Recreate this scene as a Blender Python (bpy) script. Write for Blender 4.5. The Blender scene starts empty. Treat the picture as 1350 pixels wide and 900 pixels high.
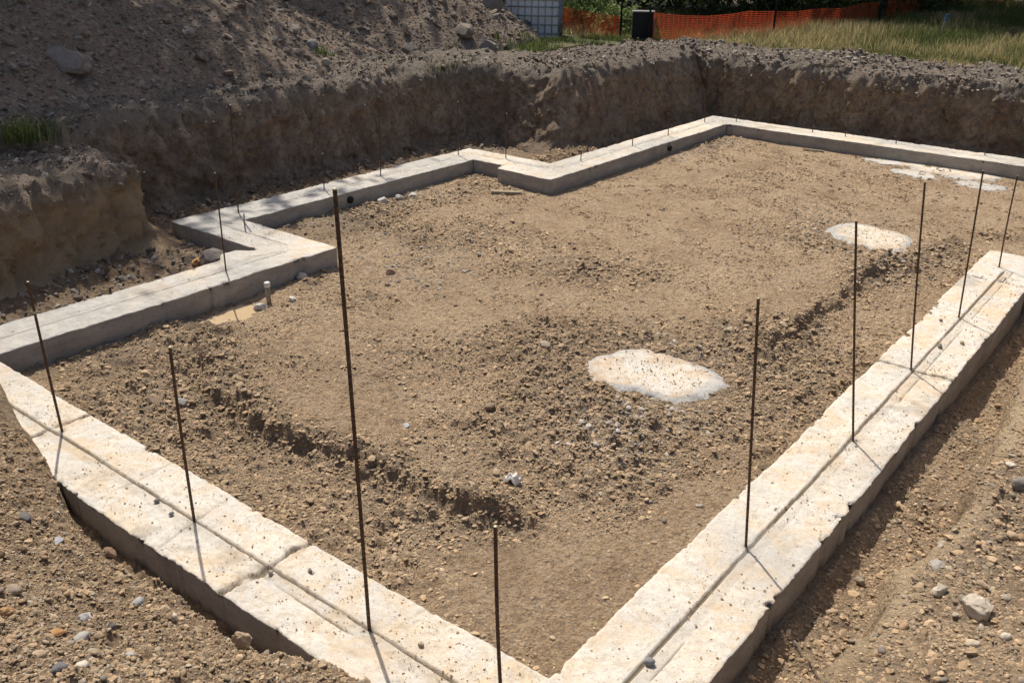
import math
import numpy as np
# ---------------------------------------------------------------- noise and terrain heights (metres)
def _h(ix, iy, s):
    n = (ix.astype(np.int64)*374761393 + iy.astype(np.int64)*668265263 + s*974634777) & 0xffffffff
    n = ((n ^ (n >> 13))*1274126177) & 0xffffffff
    n = ((n ^ (n >> 15))*2246822519) & 0xffffffff
    return ((n ^ (n >> 16)) & 0xffff)/65535.0
def vn(x, y, s=0):
    ix = np.floor(x); iy = np.floor(y); fx = x-ix; fy = y-iy
    fx = fx*fx*fx*(fx*(fx*6-15)+10); fy = fy*fy*fy*(fy*(fy*6-15)+10)
    a = _h(ix, iy, s); b = _h(ix+1, iy, s); c = _h(ix, iy+1, s); d = _h(ix+1, iy+1, s)
    return (a+(b-a)*fx + (c-a)*fy + (a-b-c+d)*fx*fy)*2-1
def fbm(x, y, wl, octs=4, s=0, gain=.5):
    r = np.zeros_like(x, dtype=float); a = 1.0; t = 0
    for k in range(octs):
        c, sn = math.cos(.6*k+.3), math.sin(.6*k+.3)
        r += a*vn((c*x-sn*y)/wl+17.3*k, (sn*x+c*y)/wl-9.1*k, s+k*7); t += a; a *= gain; wl *= .5
    return r/t
def worley(x, y, cell, s=0):
    X = x/cell; Y = y/cell; ix = np.floor(X); iy = np.floor(Y)
    best = np.full_like(X, 9.0); hid = np.zeros_like(X)
    for i in (-1, 0, 1):
        for j in (-1, 0, 1):
            jx = _h(ix+i, iy+j, s); jy = _h(ix+i, iy+j, s+91)
            d = np.hypot(ix+i+jx-X, iy+j+jy-Y); m = d < best
            best = np.where(m, d, best); hid = np.where(m, _h(ix+i, iy+j, s+33), hid)
    return best, hid
def ss(a, b, x):
    t = np.clip((x-a)/(b-a), 0, 1); return t*t*(3-2*t)
def dseg(x, y, pts):
    best = np.full_like(x, 1e9, dtype=float)
    for (x0, y0), (x1, y1) in zip(pts[:-1], pts[1:]):
        dx, dy = x1-x0, y1-y0; L = dx*dx+dy*dy+1e-9
        t = np.clip(((x-x0)*dx+(y-y0)*dy)/L, 0, 1)
        best = np.minimum(best, np.hypot(x-x0-t*dx, y-y0-t*dy))
    return best
FZ = -0.215
RIDGE1 = [(-6.9, 4.3), (-5.97, 3.62), (-4.9, 3.55), (-4.2, 3.72), (-3.55, 3.66), (-3.0, 3.78)]
RIDGE2 = [(-2.62, 6.9), (-2.76, 7.3), (-2.74, 8.1), (-2.75, 9.6), (-2.68, 10.3), (-2.42, 11.0), (-2.3, 11.7), (-1.7, 12.2), (0.5, 12.4)]
PADS = [(-3.25, 6.14, .66, .45), (-3.18, 11.15, .55, .45)]
def crest_x(x, y):
    return np.interp(y, [0, 3.0, 3.5, 4.0, 4.3, 4.6, 5.2, 5.9, 7, 8.4, 9.6], [-.95, -.88, -.85, -.80, -.86, -.78, -.72, -.76, -.82, -.88, -.8])+.08*fbm(x*.3, y, .55, 4, 51)+.05*fbm(x, y, .16, 3, 53)
def rough(x, y):
    """how cloddy and stony the dirt is, 0 smooth to 1 rough"""
    r = .30 + 1.0*fbm(x, y, 1.5, 4, 11) + .22*ss(-4.6, -6.2, x)*ss(7, 5, y)
    r = r - .38*ss(7, 12, y)*ss(-8, -6, x)
    for px, py, a, b in PADS:
        r = r + .75*np.exp(-(((x-px+.1)/1.0)**2+((y-py+.35)/.9)**2))
    r = r + .6*np.exp(-(dseg(x, y, RIDGE1)/.22)**2) + .55*np.exp(-(dseg(x, y, RIDGE2)/.3)**2)
    r = r + .5*np.exp(-((x+6.3)/1.0)**2-((y-3.6)/.8)**2) + .6*np.exp(-((x+7.2)/.9)**2-((y-7.3)/1.3)**2)
    r = r + .5*np.exp(-((x+7.3)/1.4)**2-((y-14.6)/.8)**2)
    r = r + .8*ss(-9.2, -9.7, x) + .55*ss(-7.75, -8.1, x)*ss(2.5, 4, y)
    r = r + .5*np.exp(-((x+2.6)/.5)**2-((y-4.4)/.7)**2)
    r = np.where(y < 2.1, .75+.35*fbm(x, y, .7, 3, 5), r)
    r = np.where((x > -1.2) & (y < 10), .45+.5*fbm(x, y, .9, 3, 6)+.25*ss(-.8, -.5, x), r)
    te = x-crest_x(x, y)
    r = np.where((x > -1.2) & (y < 10) & (te < -.06), .35+.9*fbm(x, y, .5, 3, 7), r)
    r = np.where((x > -1.2) & (y < 10), r*(1-.55*np.exp(-((te-.05)/.07)**2)), r)
    return np.clip(r, 0, 1)
def crest_y(x):
    return np.interp(x, [-8.5, -6.5, -6.0, -5.6, -5.2, -4.9, -4.5, -4.0, -3.6, -3.2, -2.9, -2.6, -2.2, -1.5],
                        [2.75, 2.42, 2.30, 2.22, 2.13, 2.00, 1.93, 1.93, 1.97, 1.95, 2.00, 2.10, 2.14, 2.10])
def crest_z(x):
    return np.interp(x, [-8, -6.2, -5.5, -5.0, -4.6, -3.2, -2.8, -2.5, -2.0], [.16, .10, .06, .01, -.02, -.03, -.01, .03, .06])
def hz(x, y):
    x = np.asarray(x, float); y = np.asarray(y, float)
    R = rough(x, y)
    z = FZ + .03*fbm(x, y, 2.3, 3, 1)
    d, hid = worley(x+.02*fbm(x, y, .1, 2, 9), y, .085, 3)
    d2, hid2 = worley(x, y, .19, 4)
    d3, hid3 = worley(x, y, .042, 8)
    clod = R*(.055*np.maximum(0, .62-d)*(hid > .35)*(0.4+hid) + .13*np.maximum(0, .42-d2)*(hid2 > .66)) + (.22+R)*.030*np.maximum(0, .55-d3)*(hid3 > .3)
    fine = (.5+.9*R)*.036*fbm(x, y, .26, 6, 2, .72) + R*.028*(.35-np.abs(fbm(x, y, .16, 4, 12, .6)))
    # trench steps round the inside of the footings, thrown-up ridge on their edge
    d1 = dseg(x, y, RIDGE1); dd2 = dseg(x, y, RIDGE2)
    n = fbm(x, y, .35, 3, 21)
    side1 = ss(.035, -.03, y-np.interp(x, [p[0] for p in RIDGE1], [p[1] for p in RIDGE1])+.09*n+.04*fbm(x, y, .12, 3, 23))*ss(-7.2, -6.3, x)*ss(-2.4, -3.0, x)*ss(2.9, 3.3, y)
    side2 = ss(-.035, .035, x+2.76+.09*n+.04*fbm(x, y, .12, 3, 24))*ss(6.8, 7.3, y)*ss(10.9, 10.2, y)
    z = z - .10*side1 - .085*side2
    nn = fbm(x, y, .14, 4, 22, .65)
    z = z + .075*np.exp(-(d1/.11)**2)*np.clip(.45+.9*n+1.1*nn, 0, 1.5) + .065*np.exp(-(dd2/.13)**2)*np.clip(.7+.9*n+1.1*nn, 0, 2)
    # small heaped arc near the front
    z = z - .05*np.exp(-(dseg(x, y, [(-3.75, 2.98), (-3.45, 3.12), (-3.2, 3.13), (-3.0, 3.05)])/.045)**2)
    # tight dished area near the front left, pads flush, puddle
    z = z - .03*np.exp(-((x+4.95)/.7)**2-((y-3.05)/.35)**2)
    pud = np.exp(-(((x+7.03)/.22)**2+((y-4.72)/.42)**2)); z = z - .05*pud
    pm = np.zeros_like(x)
    for px, py, a, b in PADS:
        pm = np.maximum(pm, np.exp(-(((x-px)/(a*1.05))**4+((y-py)/(b*1.05))**4)))
    clod = clod*(1-.85*pm)*(1-.9*np.clip(pud*1.5, 0, 1)); z = z - .022*pm
    z = z + clod + fine*(1-.8*pm)
    # rubble along the foot of the west bank
    z = z + .10*ss(-9.55, -10.3, x)*(1+.8*fbm(x, y, .5, 3, 31))*ss(2, 4, y)*ss(12.6, 11.6, y)
    z = z + .16*np.exp(-(((x+8.2)/.5)**2+((y-12.1)/.6)**2))
    z = z + .12*ss(-8.15, -8.9, x)*ss(5.8, 4.6, y)*(1+.6*fbm(x, y, .5, 3, 32))
    # south bank, in front of the camera's feet
    xs = x+.0; cy = crest_y(xs)+.035*fbm(x, y*.3, .35, 4, 41); cz = crest_z(xs)
    t = cy-y
    face = ss(-.05, .05, t+.0)
    up = cz + np.minimum(np.maximum(t, 0)*.56, 1.02-cz) + .035*fbm(x, y, .8, 3, 42)*ss(0, .4, t)
    up = up - .03*ss(.12, 0, t)
    zs = z*(1-face) + (up+clod*1.0+fine*1.2)*face
    z = np.where(y < 2.9, zs, z)
    # east bank
    cx_ = crest_x(x, y)
    te = x-cx_
    fe = ss(-.05, .025, te)*ss(10.0, 9.4, y)
    z = np.where((x > -1.22) & (x < 1) & (y > 2.2) & (y < 10), z-.055*ss(.05, -.12, te)*ss(-1.2, -1.1, x)*ss(9.8, 9.0, y), z)
    ue = .085 + np.minimum(np.maximum(te, 0)*.29+np.maximum(te-.8, 0)*.5, 1.08) + .05*fbm(x, y, .9, 3, 52)*ss(0, .3, te)
    ue = ue + .18*ss(4.0, 2.0, y)*ss(0, .5, te)
    ze = z*(1-fe)+(ue+clod*.9+fine*1.3)*fe
    z = np.where(x > -1.22, np.where(y > 2.0, ze, np.maximum(ze, z)), z)
    # banks out of the picture that close the pit
    z = z + (1.25)*ss(5.0, 6.2, x)
    return z
def seg_cone(x, y, a, b, hh, sl):
    return np.maximum(0, hh-dseg(x, y, [a, b])*sl)
def upper(x, y):
    """natural ground round the pit with the two spoil heaps on it"""
    x = np.asarray(x, float); y = np.asarray(y, float)
    z = 1.0+.05*fbm(x, y, 4, 3, 61) - .12*ss(16, 22, y)*ss(-9, -14, x) - .14*ss(18.3, 17.5, y)*ss(-9.5, -8.5, x)*ss(16, 17, y)
    return z
def heap(x, y):
    w = .5*fbm(x, y, 2.2, 3, 71)
    a = seg_cone(x+w, y+w, (-15.6, -4), (-15.4, 8.6), 2.75, .62)
    b = seg_cone(x+w*.6, y+w*.6, (-15.3, 13.2), (-14.6, 14.6), 1.95, .60)
    m = np.maximum(a, b)
    d, hid = worley(x, y, .34, 73); d2, hid2 = worley(x, y, .15, 74)
    on = ss(0, .4, m)
    return m + (on*.9+.1)*(.10*fbm(x, y, .9, 4, 72, .6) + .09*np.maximum(0, .5-d)*(hid > .45) + .045*np.maximum(0, .55-d2)*(hid2 > .3)) - .12*(1-ss(0, .12, m))
def heap_z(x, y): return upper(x, y)+heap(x, y)
import bpy, bmesh, random
from mathutils import Matrix, Vector
sc = bpy.context.scene
COL = sc.collection
rng = np.random.default_rng(7)
random.seed(7)
# ---------------------------------------------------------------- helpers
def tag(o, label=None, cat=None, group=None, kind=None):
    if label: o['label'] = label
    if cat: o['category'] = cat
    if group: o['group'] = group
    if kind: o['kind'] = kind
    return o
def empty(name, loc, rz=0):
    o = bpy.data.objects.new(name, None); COL.objects.link(o); o.location = loc; o.rotation_euler.z = rz
    o.empty_display_size = .1
    return o
def mesh_np(name, V, F, mat, parent=None, smooth=True, col=None, loc=None, mats=None):
    """V (n,3), F (m,k) all the same k, or a list of such arrays; col per-vertex rgb/attribute"""
    V = np.asarray(V, np.float32)
    Fs = [np.asarray(f, np.int32) for f in (F if isinstance(F, (list, tuple)) else [F])]
    me = bpy.data.meshes.new(name)
    me.vertices.add(len(V)); me.vertices.foreach_set('co', V.ravel())
    tot = sum(f.size for f in Fs); npoly = sum(len(f) for f in Fs)
    me.loops.add(tot); me.polygons.add(npoly)
    me.loops.foreach_set('vertex_index', np.concatenate([f.ravel() for f in Fs]))
    ks = np.concatenate([np.full(len(f), f.shape[1], np.int32) for f in Fs])
    st = np.concatenate([[0], np.cumsum(ks)[:-1]]).astype(np.int32)
    me.polygons.foreach_set('loop_start', st)
    me.polygons.foreach_set('use_smooth', np.full(npoly, smooth))
    me.update(calc_edges=True)
    if col is not None:
        at = me.color_attributes.new('tint', 'FLOAT_COLOR', 'POINT')
        c = np.ones((len(V), 4), np.float32); col = np.asarray(col, np.float32)
        if col.ndim == 1: col = np.repeat(col[:, None], 3, 1)
        c[:, :col.shape[1]] = col; at.data.foreach_set('color', c.ravel())
    me.materials.append(mat)
    me.validate()
    o = bpy.data.objects.new(name, me); COL.objects.link(o)
    if parent: o.parent = parent
    if loc is not None: o.location = loc
    return o
def obj_bm(name, bm, mat, parent=None, smooth=False):
    me = bpy.data.meshes.new(name); bm.to_mesh(me); bm.free()
    for p in me.polygons: p.use_smooth = smooth
    me.materials.append(mat)
    o = bpy.data.objects.new(name, me); COL.objects.link(o)
    if parent: o.parent = parent
    return o
def add_box(bm, c, s, bevel=0, rot=None):
    r = bmesh.ops.create_cube(bm, size=1.0); vs = r['verts']
    bmesh.ops.scale(bm, vec=s, verts=vs)
    if bevel:
        es = list({e for v in vs for e in v.link_edges})
        q = bmesh.ops.bevel(bm, geom=es, offset=bevel, segments=2, affect='EDGES', profile=.5)
        vs = list({v for f in q['faces'] for v in f.verts} | {v for v in vs if v.is_valid})
    if rot is not None: bmesh.ops.rotate(bm, cent=(0, 0, 0), matrix=rot, verts=vs)
    bmesh.ops.translate(bm, vec=c, verts=vs)
def tube_arrays(path, radii, n=8, cap=True):
    path = [Vector(p) for p in path]; V = []; F = []
    for i, p in enumerate(path):
        d = (path[min(i+1, len(path)-1)]-path[max(i-1, 0)]).normalized()
        a = d.cross(Vector((.3, .9, .1))).normalized(); b = d.cross(a)
        r = radii[i] if hasattr(radii, '__len__') else radii
        for k in range(n):
            t = 2*math.pi*k/n; V.append(p+(a*math.cos(t)+b*math.sin(t))*r)
    for i in range(len(path)-1):
        for k in range(n):
            F.append((i*n+k, i*n+(k+1) % n, (i+1)*n+(k+1) % n, (i+1)*n+k))
    V = np.array([tuple(v) for v in V]); F = np.array(F)
    if cap:
        m = len(V); V = np.vstack([V, [tuple(path[0])], [tuple(path[-1])]])
        T = [(m, (k+1) % n, k) for k in range(n)]+[(m+1, (len(path)-1)*n+k, (len(path)-1)*n+(k+1) % n) for k in range(n)]
        return V, [F, np.array(T)]
    return V, [F]
def join_arrays(parts):
    V = []; by = {}; o = 0
    for v, fs in parts:
        V.append(v)
        for f in fs: by.setdefault(f.shape[1], []).append(f+o)
        o += len(v)
    return np.vstack(V), [np.vstack(x) for x in by.values()]
def grid_faces(nu, nv, keep=None):
    i = np.arange(nu-1)[:, None]*nv+np.arange(nv-1)[None, :]
    F = np.stack([i, i+nv, i+nv+1, i+1], -1).reshape(-1, 4)
    return F if keep is None else F[keep.ravel()]
# ---------------------------------------------------------------- materials
def new_mat(name):
    m = bpy.data.materials.new(name); m.use_nodes = True; nt = m.node_tree; nt.nodes.clear()
    out = nt.nodes.new('ShaderNodeOutputMaterial'); b = nt.nodes.new('ShaderNodeBsdfPrincipled')
    nt.links.new(b.outputs[0], out.inputs[0]); b.inputs['Roughness'].default_value = .9
    b.inputs['Specular IOR Level'].default_value = .2
    return m, nt, b
class G:
    def __init__(s, nt):
        s.nt = nt; s.pos = nt.nodes.new('ShaderNodeNewGeometry').outputs['Position']
    def noise(s, scale, det=4, rough=.6, vec=None, w=0, dist=0):
        n = s.nt.nodes.new('ShaderNodeTexNoise'); n.inputs['Scale'].default_value = scale
        n.inputs['Detail'].default_value = det; n.inputs['Roughness'].default_value = rough; n.inputs['Distortion'].default_value = dist
        s.nt.links.new(s.off(vec or s.pos, w) if w else (vec or s.pos), n.inputs['Vector']); return n.outputs['Fac']
    def off(s, v, w):
        n = s.nt.nodes.new('ShaderNodeVectorMath'); n.operation = 'ADD'; s.nt.links.new(v, n.inputs[0]); n.inputs[1].default_value = (w, w*1.7, -w*.6); return n.outputs[0]
    def scl(s, v, xyz):
        n = s.nt.nodes.new('ShaderNodeVectorMath'); n.operation = 'MULTIPLY'; s.nt.links.new(v, n.inputs[0]); n.inputs[1].default_value = xyz; return n.outputs[0]
    def vor(s, scale, feat='F1', out='Distance', vec=None):
        n = s.nt.nodes.new('ShaderNodeTexVoronoi'); n.feature = feat; n.inputs['Scale'].default_value = scale
        s.nt.links.new(vec or s.pos, n.inputs['Vector']); return n.outputs[out]
    def ramp(s, fac, stops):
        n = s.nt.nodes.new('ShaderNodeValToRGB'); s.nt.links.new(fac, n.inputs[0]); e = n.color_ramp.elements
        while len(e) < len(stops): e.new(.5)
        for el, (p, c) in zip(e, stops): el.position = p; el.color = (*c, 1) if hasattr(c, '__len__') else (c, c, c, 1)
        return n.outputs[0]
    def mix(s, fac, a, b, mode='MIX'):
        n = s.nt.nodes.new('ShaderNodeMix'); n.data_type = 'RGBA'; n.blend_type = mode
        for i, v in ((0, fac), (6, a), (7, b)):
            if isinstance(v, (int, float)): n.inputs[i].default_value = v
            elif isinstance(v, tuple): n.inputs[i].default_value = (*v, 1)
            else: s.nt.links.new(v, n.inputs[i])
        return n.outputs[2]
    def math(s, op, a, b=0):
        n = s.nt.nodes.new('ShaderNodeMath'); n.operation = op
        for i, v in ((0, a), (1, b)):
            if isinstance(v, (int, float)): n.inputs[i].default_value = v
            else: s.nt.links.new(v, n.inputs[i])
        return n.outputs[0]
    def attr(s, name='tint', out='Color'):
        n = s.nt.nodes.new('ShaderNodeAttribute'); n.attribute_name = name; return n.outputs[out]
    def sep(s, c):
        n = s.nt.nodes.new('ShaderNodeSeparateColor'); s.nt.links.new(c, n.inputs[0]); return n.outputs
    def bump(s, h, strength=.5, dist=.01, b=None):
        n = s.nt.nodes.new('ShaderNodeBump'); n.inputs['Strength'].default_value = strength; n.inputs['Distance'].default_value = dist
        s.nt.links.new(h, n.inputs['Height'])
        if b is not None: s.nt.links.new(n.outputs[0], b.inputs['Normal'])
        return n.outputs[0]
TAN = (.61, .45, .295); TAN_D = (.47, .325, .20); TAN_L = (.72, .55, .365); GREY = (.24, .215, .18)
def soil_mat():
    m, nt, b = new_mat('dirt'); g = G(nt)
    t = g.sep(g.attr())           # red: stony grey share, green: dampness and shade painted on the slump, blue: reddish share
    c = g.mix(g.ramp(g.noise(1.3, 5, .6), [(.35, 0.), (.65, 1.)]), TAN_D, TAN)
    c = g.mix(g.ramp(g.noise(9, 5, .65), [(.45, 0.), (.75, .8)]), c, TAN_L)
    c = g.mix(g.ramp(g.noise(24, 6, .8), [(.40, .9), (.52, 0.)]), c, (.30, .21, .13))
    vc = g.vor(70, out='Color'); vs = g.sep(vc)
    c = g.mix(g.math('MULTIPLY', g.ramp(vs[0], [(.6, 0.), (.95, .55)]), 1.), c, (.42, .36, .29))
    c = g.mix(g.ramp(vs[1], [(.7, 0.), (1., .5)]), c, (.13, .095, .065))
    c = g.mix(g.math('MULTIPLY', t[0], .55), c, g.mix(g.noise(60, 3, .7), (.19, .155, .12), (.38, .33, .27)))
    c = g.mix(t[2], c, (.74, .585, .38))
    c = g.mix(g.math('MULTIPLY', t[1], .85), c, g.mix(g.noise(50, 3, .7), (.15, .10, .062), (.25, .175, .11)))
    nt.links.new(c, b.inputs['Base Color'])
    wv = g.scl(g.mix(.12, g.pos, g.attr()), (1, 1, 1)); h = g.math('ADD', g.math('MULTIPLY', g.noise(14, 8, .8), 1.6), g.math('MULTIPLY', g.math('ADD', g.vor(28), g.vor(55)), .5))
    h = g.math('ADD', h, g.math('MULTIPLY', g.noise(160, 3, .7), .4))
    g.bump(h, 1., .034, b); b.inputs['Roughness'].default_value = .95; b.inputs['Specular IOR Level'].default_value = .1
    return m
def bank_mat():
    m, nt, b = new_mat('cut_earth'); g = G(nt)
    t = g.sep(g.attr())
    v = g.scl(g.pos, (3.2, 3.2, .8))
    c = g.mix(g.ramp(g.noise(1.2, 5, .65, v), [(.35, 0.), (.65, 1.)]), (.30, .22, .155), (.50, .385, .28))
    c = g.mix(g.ramp(g.noise(2.2, 4, .6, w=5), [(.5, 0.), (.7, .8)]), c, (.30, .175, .115))
    c = g.mix(g.ramp(g.noise(6, 6, .75, w=9), [(.50, 0.), (.62, .6)]), c, (.40, .32, .25))
    c = g.mix(g.ramp(g.noise(14, 4, .7), [(.38, .6), (.55, 0.)]), c, (.16, .12, .09))
    c = g.mix(t[0], c, g.mix(g.noise(30, 3, .7), (.19, .165, .14), (.36, .32, .27)))
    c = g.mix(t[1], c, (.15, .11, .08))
    c = g.mix(t[2], c, g.mix(g.noise(5, 5, .7), (.50, .36, .22), (.66, .49, .31)))
    nt.links.new(c, b.inputs['Base Color'])
    h = g.math('ADD', g.noise(5, 7, .75, v), g.math('MULTIPLY', g.noise(30, 5, .7), .5))
    g.bump(h, 1., .11, b); b.inputs['Specular IOR Level'].default_value = .1
    return m
def heap_mat():
    m, nt, b = new_mat('spoil'); g = G(nt)
    c = g.mix(g.noise(.8, 5, .6), (.17, .133, .10), (.26, .205, .158))
    vc = g.sep(g.vor(16, out='Color'))
    c = g.mix(g.ramp(vc[0], [(.55, 0.), (1., .6)]), c, (.32, .28, .24))
    c = g.mix(g.ramp(vc[1], [(.75, 0.), (1., .6)]), c, (.28, .17, .11))
    c = g.mix(g.ramp(g.noise(20, 4, .7), [(.35, .7), (.55, 0.)]), c, (.10, .08, .065))
    nt.links.new(c, b.inputs['Base Color'])
    h = g.math('ADD', g.noise(12, 6, .75), g.math('MULTIPLY', g.vor(16), .5))
    g.bump(h, .9, .04, b); b.inputs['Specular IOR Level'].default_value = .1
    return m
def meadow_mat():
    m, nt, b = new_mat('meadow_soil'); g = G(nt)
    c = g.mix(g.noise(.7, 5, .6), (.10, .085, .05), (.20, .17, .10)); c = g.mix(g.ramp(g.noise(.3, 3), [(.45, 0.), (.6, .7)]), c, (.06, .08, .03))
    nt.links.new(c, b.inputs['Base Color']); g.bump(g.noise(8, 6, .7), .8, .04, b); return m
def concrete_mat(name='concrete', rough_patch=False):
    m, nt, b = new_mat(name); g = G(nt)
    t = g.sep(g.attr())           # red: dirt in grooves, green: formed side face, blue: grey new cement, plus tree shade painted on left and far footings
    c = g.mix(g.ramp(g.noise(2.3, 5, .65), [(.38, 0.), (.62, 1.)]), (.64, .61, .56), (.74, .69, .60))
    c = g.mix(g.ramp(g.noise(3.4, 6, .7, w=3, dist=.6), [(.46, 0.), (.64, .85)]), c, (.69, .53, .35))
    c = g.mix(g.ramp(g.noise(22, 5, .75), [(.42, .35), (.52, 0.)]), c, (.50, .43, .34))
    c = g.mix(g.ramp(g.noise(60, 3, .8, w=2), [(.30, .8), (.38, 0.)]), c, (.30, .24, .18))
    fl = g.noise(9, 7, .8, g.scl(g.pos, (1, 1, 1)), w=7, dist=1.2)
    c = g.mix(g.ramp(fl, [(.40, .5), (.47, 0.)]), c, (.50, .41, .30))
    hair = g.vor(1.9, 'DISTANCE_TO_EDGE', 'Distance', g.mix(.12, g.pos, g.scl(g.pos, (1, 1, 1))))
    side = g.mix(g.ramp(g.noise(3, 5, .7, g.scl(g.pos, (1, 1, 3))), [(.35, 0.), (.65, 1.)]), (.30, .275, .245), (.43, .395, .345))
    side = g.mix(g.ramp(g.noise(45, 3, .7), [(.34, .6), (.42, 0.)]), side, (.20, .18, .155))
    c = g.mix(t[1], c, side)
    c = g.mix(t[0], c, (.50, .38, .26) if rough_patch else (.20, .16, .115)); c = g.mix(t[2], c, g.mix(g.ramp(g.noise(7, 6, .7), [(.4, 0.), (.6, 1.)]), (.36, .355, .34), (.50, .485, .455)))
    nt.links.new(c, b.inputs['Base Color'])
    h = g.math('ADD', g.noise(22, 8, .8, w=0, dist=.8), g.math('MULTIPLY', g.noise(120, 3, .7), .5))
    g.bump(h, .8, .014, b); b.inputs['Roughness'].default_value = .88
    return m
def tint_mat(name, base=(1, 1, 1), rough=.9, nscale=30, var=.5, bump=.004, trans=0, spec=.2):
    """colour comes from the per-vertex tint, broken up by noise"""
    m, nt, b = new_mat(name); g = G(nt)
    c = g.attr(); c = g.mix(g.math('MULTIPLY', g.ramp(g.noise(nscale, 4, .7), [(.35, 1.), (.6, 0.)]), var), c, g.mix(1., c, (.5, .48, .45), 'MULTIPLY'))
    nt.links.new(c, b.inputs['Base Color']); b.inputs['Roughness'].default_value = rough; b.inputs['Specular IOR Level'].default_value = spec
    if bump: g.bump(g.noise(nscale*2, 4, .7), .6, bump, b)
    if trans:
        tr = nt.nodes.new('ShaderNodeBsdfTranslucent'); mx = nt.nodes.new('ShaderNodeMixShader'); mx.inputs[0].default_value = trans
        nt.links.new(c, tr.inputs[0]); nt.links.new(b.outputs[0], mx.inputs[1]); nt.links.new(tr.outputs[0], mx.inputs[2])
        out = [n for n in nt.nodes if n.type == 'OUTPUT_MATERIAL'][0]; nt.links.new(mx.outputs[0], out.inputs[0])
    return m
def plain(name, c1, c2, scale=20, rough=.7, metal=0, bump=.002, spec=.3):
    m, nt, b = new_mat(name); g = G(nt)
    nt.links.new(g.mix(g.ramp(g.noise(scale, 5, .7), [(.35, 0.), (.65, 1.)]), c1, c2), b.inputs['Base Color'])
    b.inputs['Roughness'].default_value = rough; b.inputs['Metallic'].default_value = metal; b.inputs['Specular IOR Level'].default_value = spec
    if bump: g.bump(g.noise(scale*3, 4, .7), .5, bump, b)
    return m
M = dict(dirt=soil_mat(), bank=bank_mat(), spoil=heap_mat(), meadow=meadow_mat(), conc=concrete_mat(), padc=concrete_mat('dusty_concrete', True), stone=tint_mat('stone', nscale=45, var=.45, bump=.003),
         rock=tint_mat('big_rock', nscale=14, var=.5, bump=.012), leaf=tint_mat('leaf', nscale=3, var=.3, bump=0, trans=.35, rough=.6),
         blade=tint_mat('grass_blade', nscale=3, var=.3, bump=0, trans=.5, rough=.7),
         bark=plain('bark', (.06, .045, .03), (.14, .11, .08), 12, .95, 0, .01), rust=plain('rusty_steel', (.045, .030, .022), (.16, .095, .055), 60, .75, .3, .0008),
         tip=plain('cut_steel', (.45, .40, .25), (.6, .55, .4), 80, .5, .3, .0005), orange=None,
         steel=plain('galvanised_steel', (.22, .24, .26), (.34, .36, .38), 20, .45, .7), tank=plain('white_plastic_tank', (.58, .59, .60), (.68, .69, .70), 3, .45, 0, .001, .4),
         black=plain('black_plastic', (.006, .007, .008), (.014, .015, .016), 6, .7), grey=plain('grey_frame', (.16, .16, .16), (.25, .25, .24), 15, .6), pipeblack=plain('dark_pipe', (.008, .008, .008), (.015, .015, .014), 15, .6),
         wood=plain('weathered_wood', (.20, .16, .11), (.36, .30, .22), 25, .9, 0, .002), blue=plain('blue_paint', (.03, .10, .24), (.05, .16, .33), 25, .7), pvc=plain('white_plastic_pipe', (.60, .58, .53), (.75, .73, .68), 25, .5),
         pallet=plain('pallet_wood', (.22, .17, .12), (.33, .27, .19), 12, .9))
def orange_mat():
    m, nt, b = new_mat('orange_plastic_net'); g = G(nt)
    c = g.mix(g.noise(2, 3), (.52, .07, .03), (.66, .12, .05)); nt.links.new(c, b.inputs['Base Color']); b.inputs['Roughness'].default_value = .55
    tr = nt.nodes.new('ShaderNodeBsdfTranslucent'); mx = nt.nodes.new('ShaderNodeMixShader'); mx.inputs[0].default_value = .45
    nt.links.new(c, tr.inputs[0]); nt.links.new(b.outputs[0], mx.inputs[1]); nt.links.new(tr.outputs[0], mx.inputs[2])
    nt.links.new(mx.outputs[0], [n for n in nt.nodes if n.type == 'OUTPUT_MATERIAL'][0].inputs[0]); return m
M['orange'] = orange_mat()
def water_mat():
    m, nt, b = new_mat('muddy_water'); g = G(nt)
    nt.links.new(g.mix(g.noise(5, 3), (.46, .34, .20), (.56, .43, .28)), b.inputs['Base Color']); b.inputs['Roughness'].default_value = .06; b.inputs['Specular IOR Level'].default_value = .5
    g.bump(g.noise(40, 2), .1, .003, b); return m
M['water'] = water_mat()
# ---------------------------------------------------------------- pit floor and the near banks: one fine sheet
def steps(stops):
    out = [stops[0][0]]
    for (a, s0), (b_, _) in zip(stops[:-1], stops[1:]):
        n = max(1, int(round((b_-a)/s0))); out += list(a+(b_-a)*np.arange(1, n+1)/n)
    return np.array(out)
gx = steps([(-12.2, .05), (-9.6, .035), (-7.9, .022), (-5.0, .016), (-.1, .022), (1.2, .06), (3.5, .2), (7.5, .2)])
gy = steps([(-1.5, .12), (.5, .03), (1.0, .014), (3.3, .018), (6.0, .024), (9.0, .034), (13.0, .05), (16.9, .1)])
X, Y = np.meshgrid(gx, gy, indexing='ij'); Z = hz(X, Y)
R = rough(X, Y)
keep = np.ones((len(gx)-1, len(gy)-1), bool)
stony = np.clip(1.3*(R-.45)+.35*fbm(X, Y, .6, 4, 81), 0, 1)
stony = np.where(Y < 2.1, stony*.35, stony)
te_ = X-crest_x(X, Y)
stony = np.where((te_ > .12) & (X > -1.1) & (Y < 9), np.clip(.15+.6*fbm(X, Y, .9, 3, 6)+.2, 0, .7), stony)
damp_shade = .16*np.exp(-(dseg(X, Y, RIDGE1)/.16)**2)+.16*np.exp(-(dseg(X, Y, RIDGE2)/.18)**2)+.9*ss(-9.55, -10.0, X)*ss(5, 6, Y)*ss(12.5, 12, Y)
damp_shade = damp_shade + .55*ss(-8.1, -8.5, X)*ss(5.5, 4.8, Y) + .6*ss(15.98, 16.1, Y)
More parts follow.
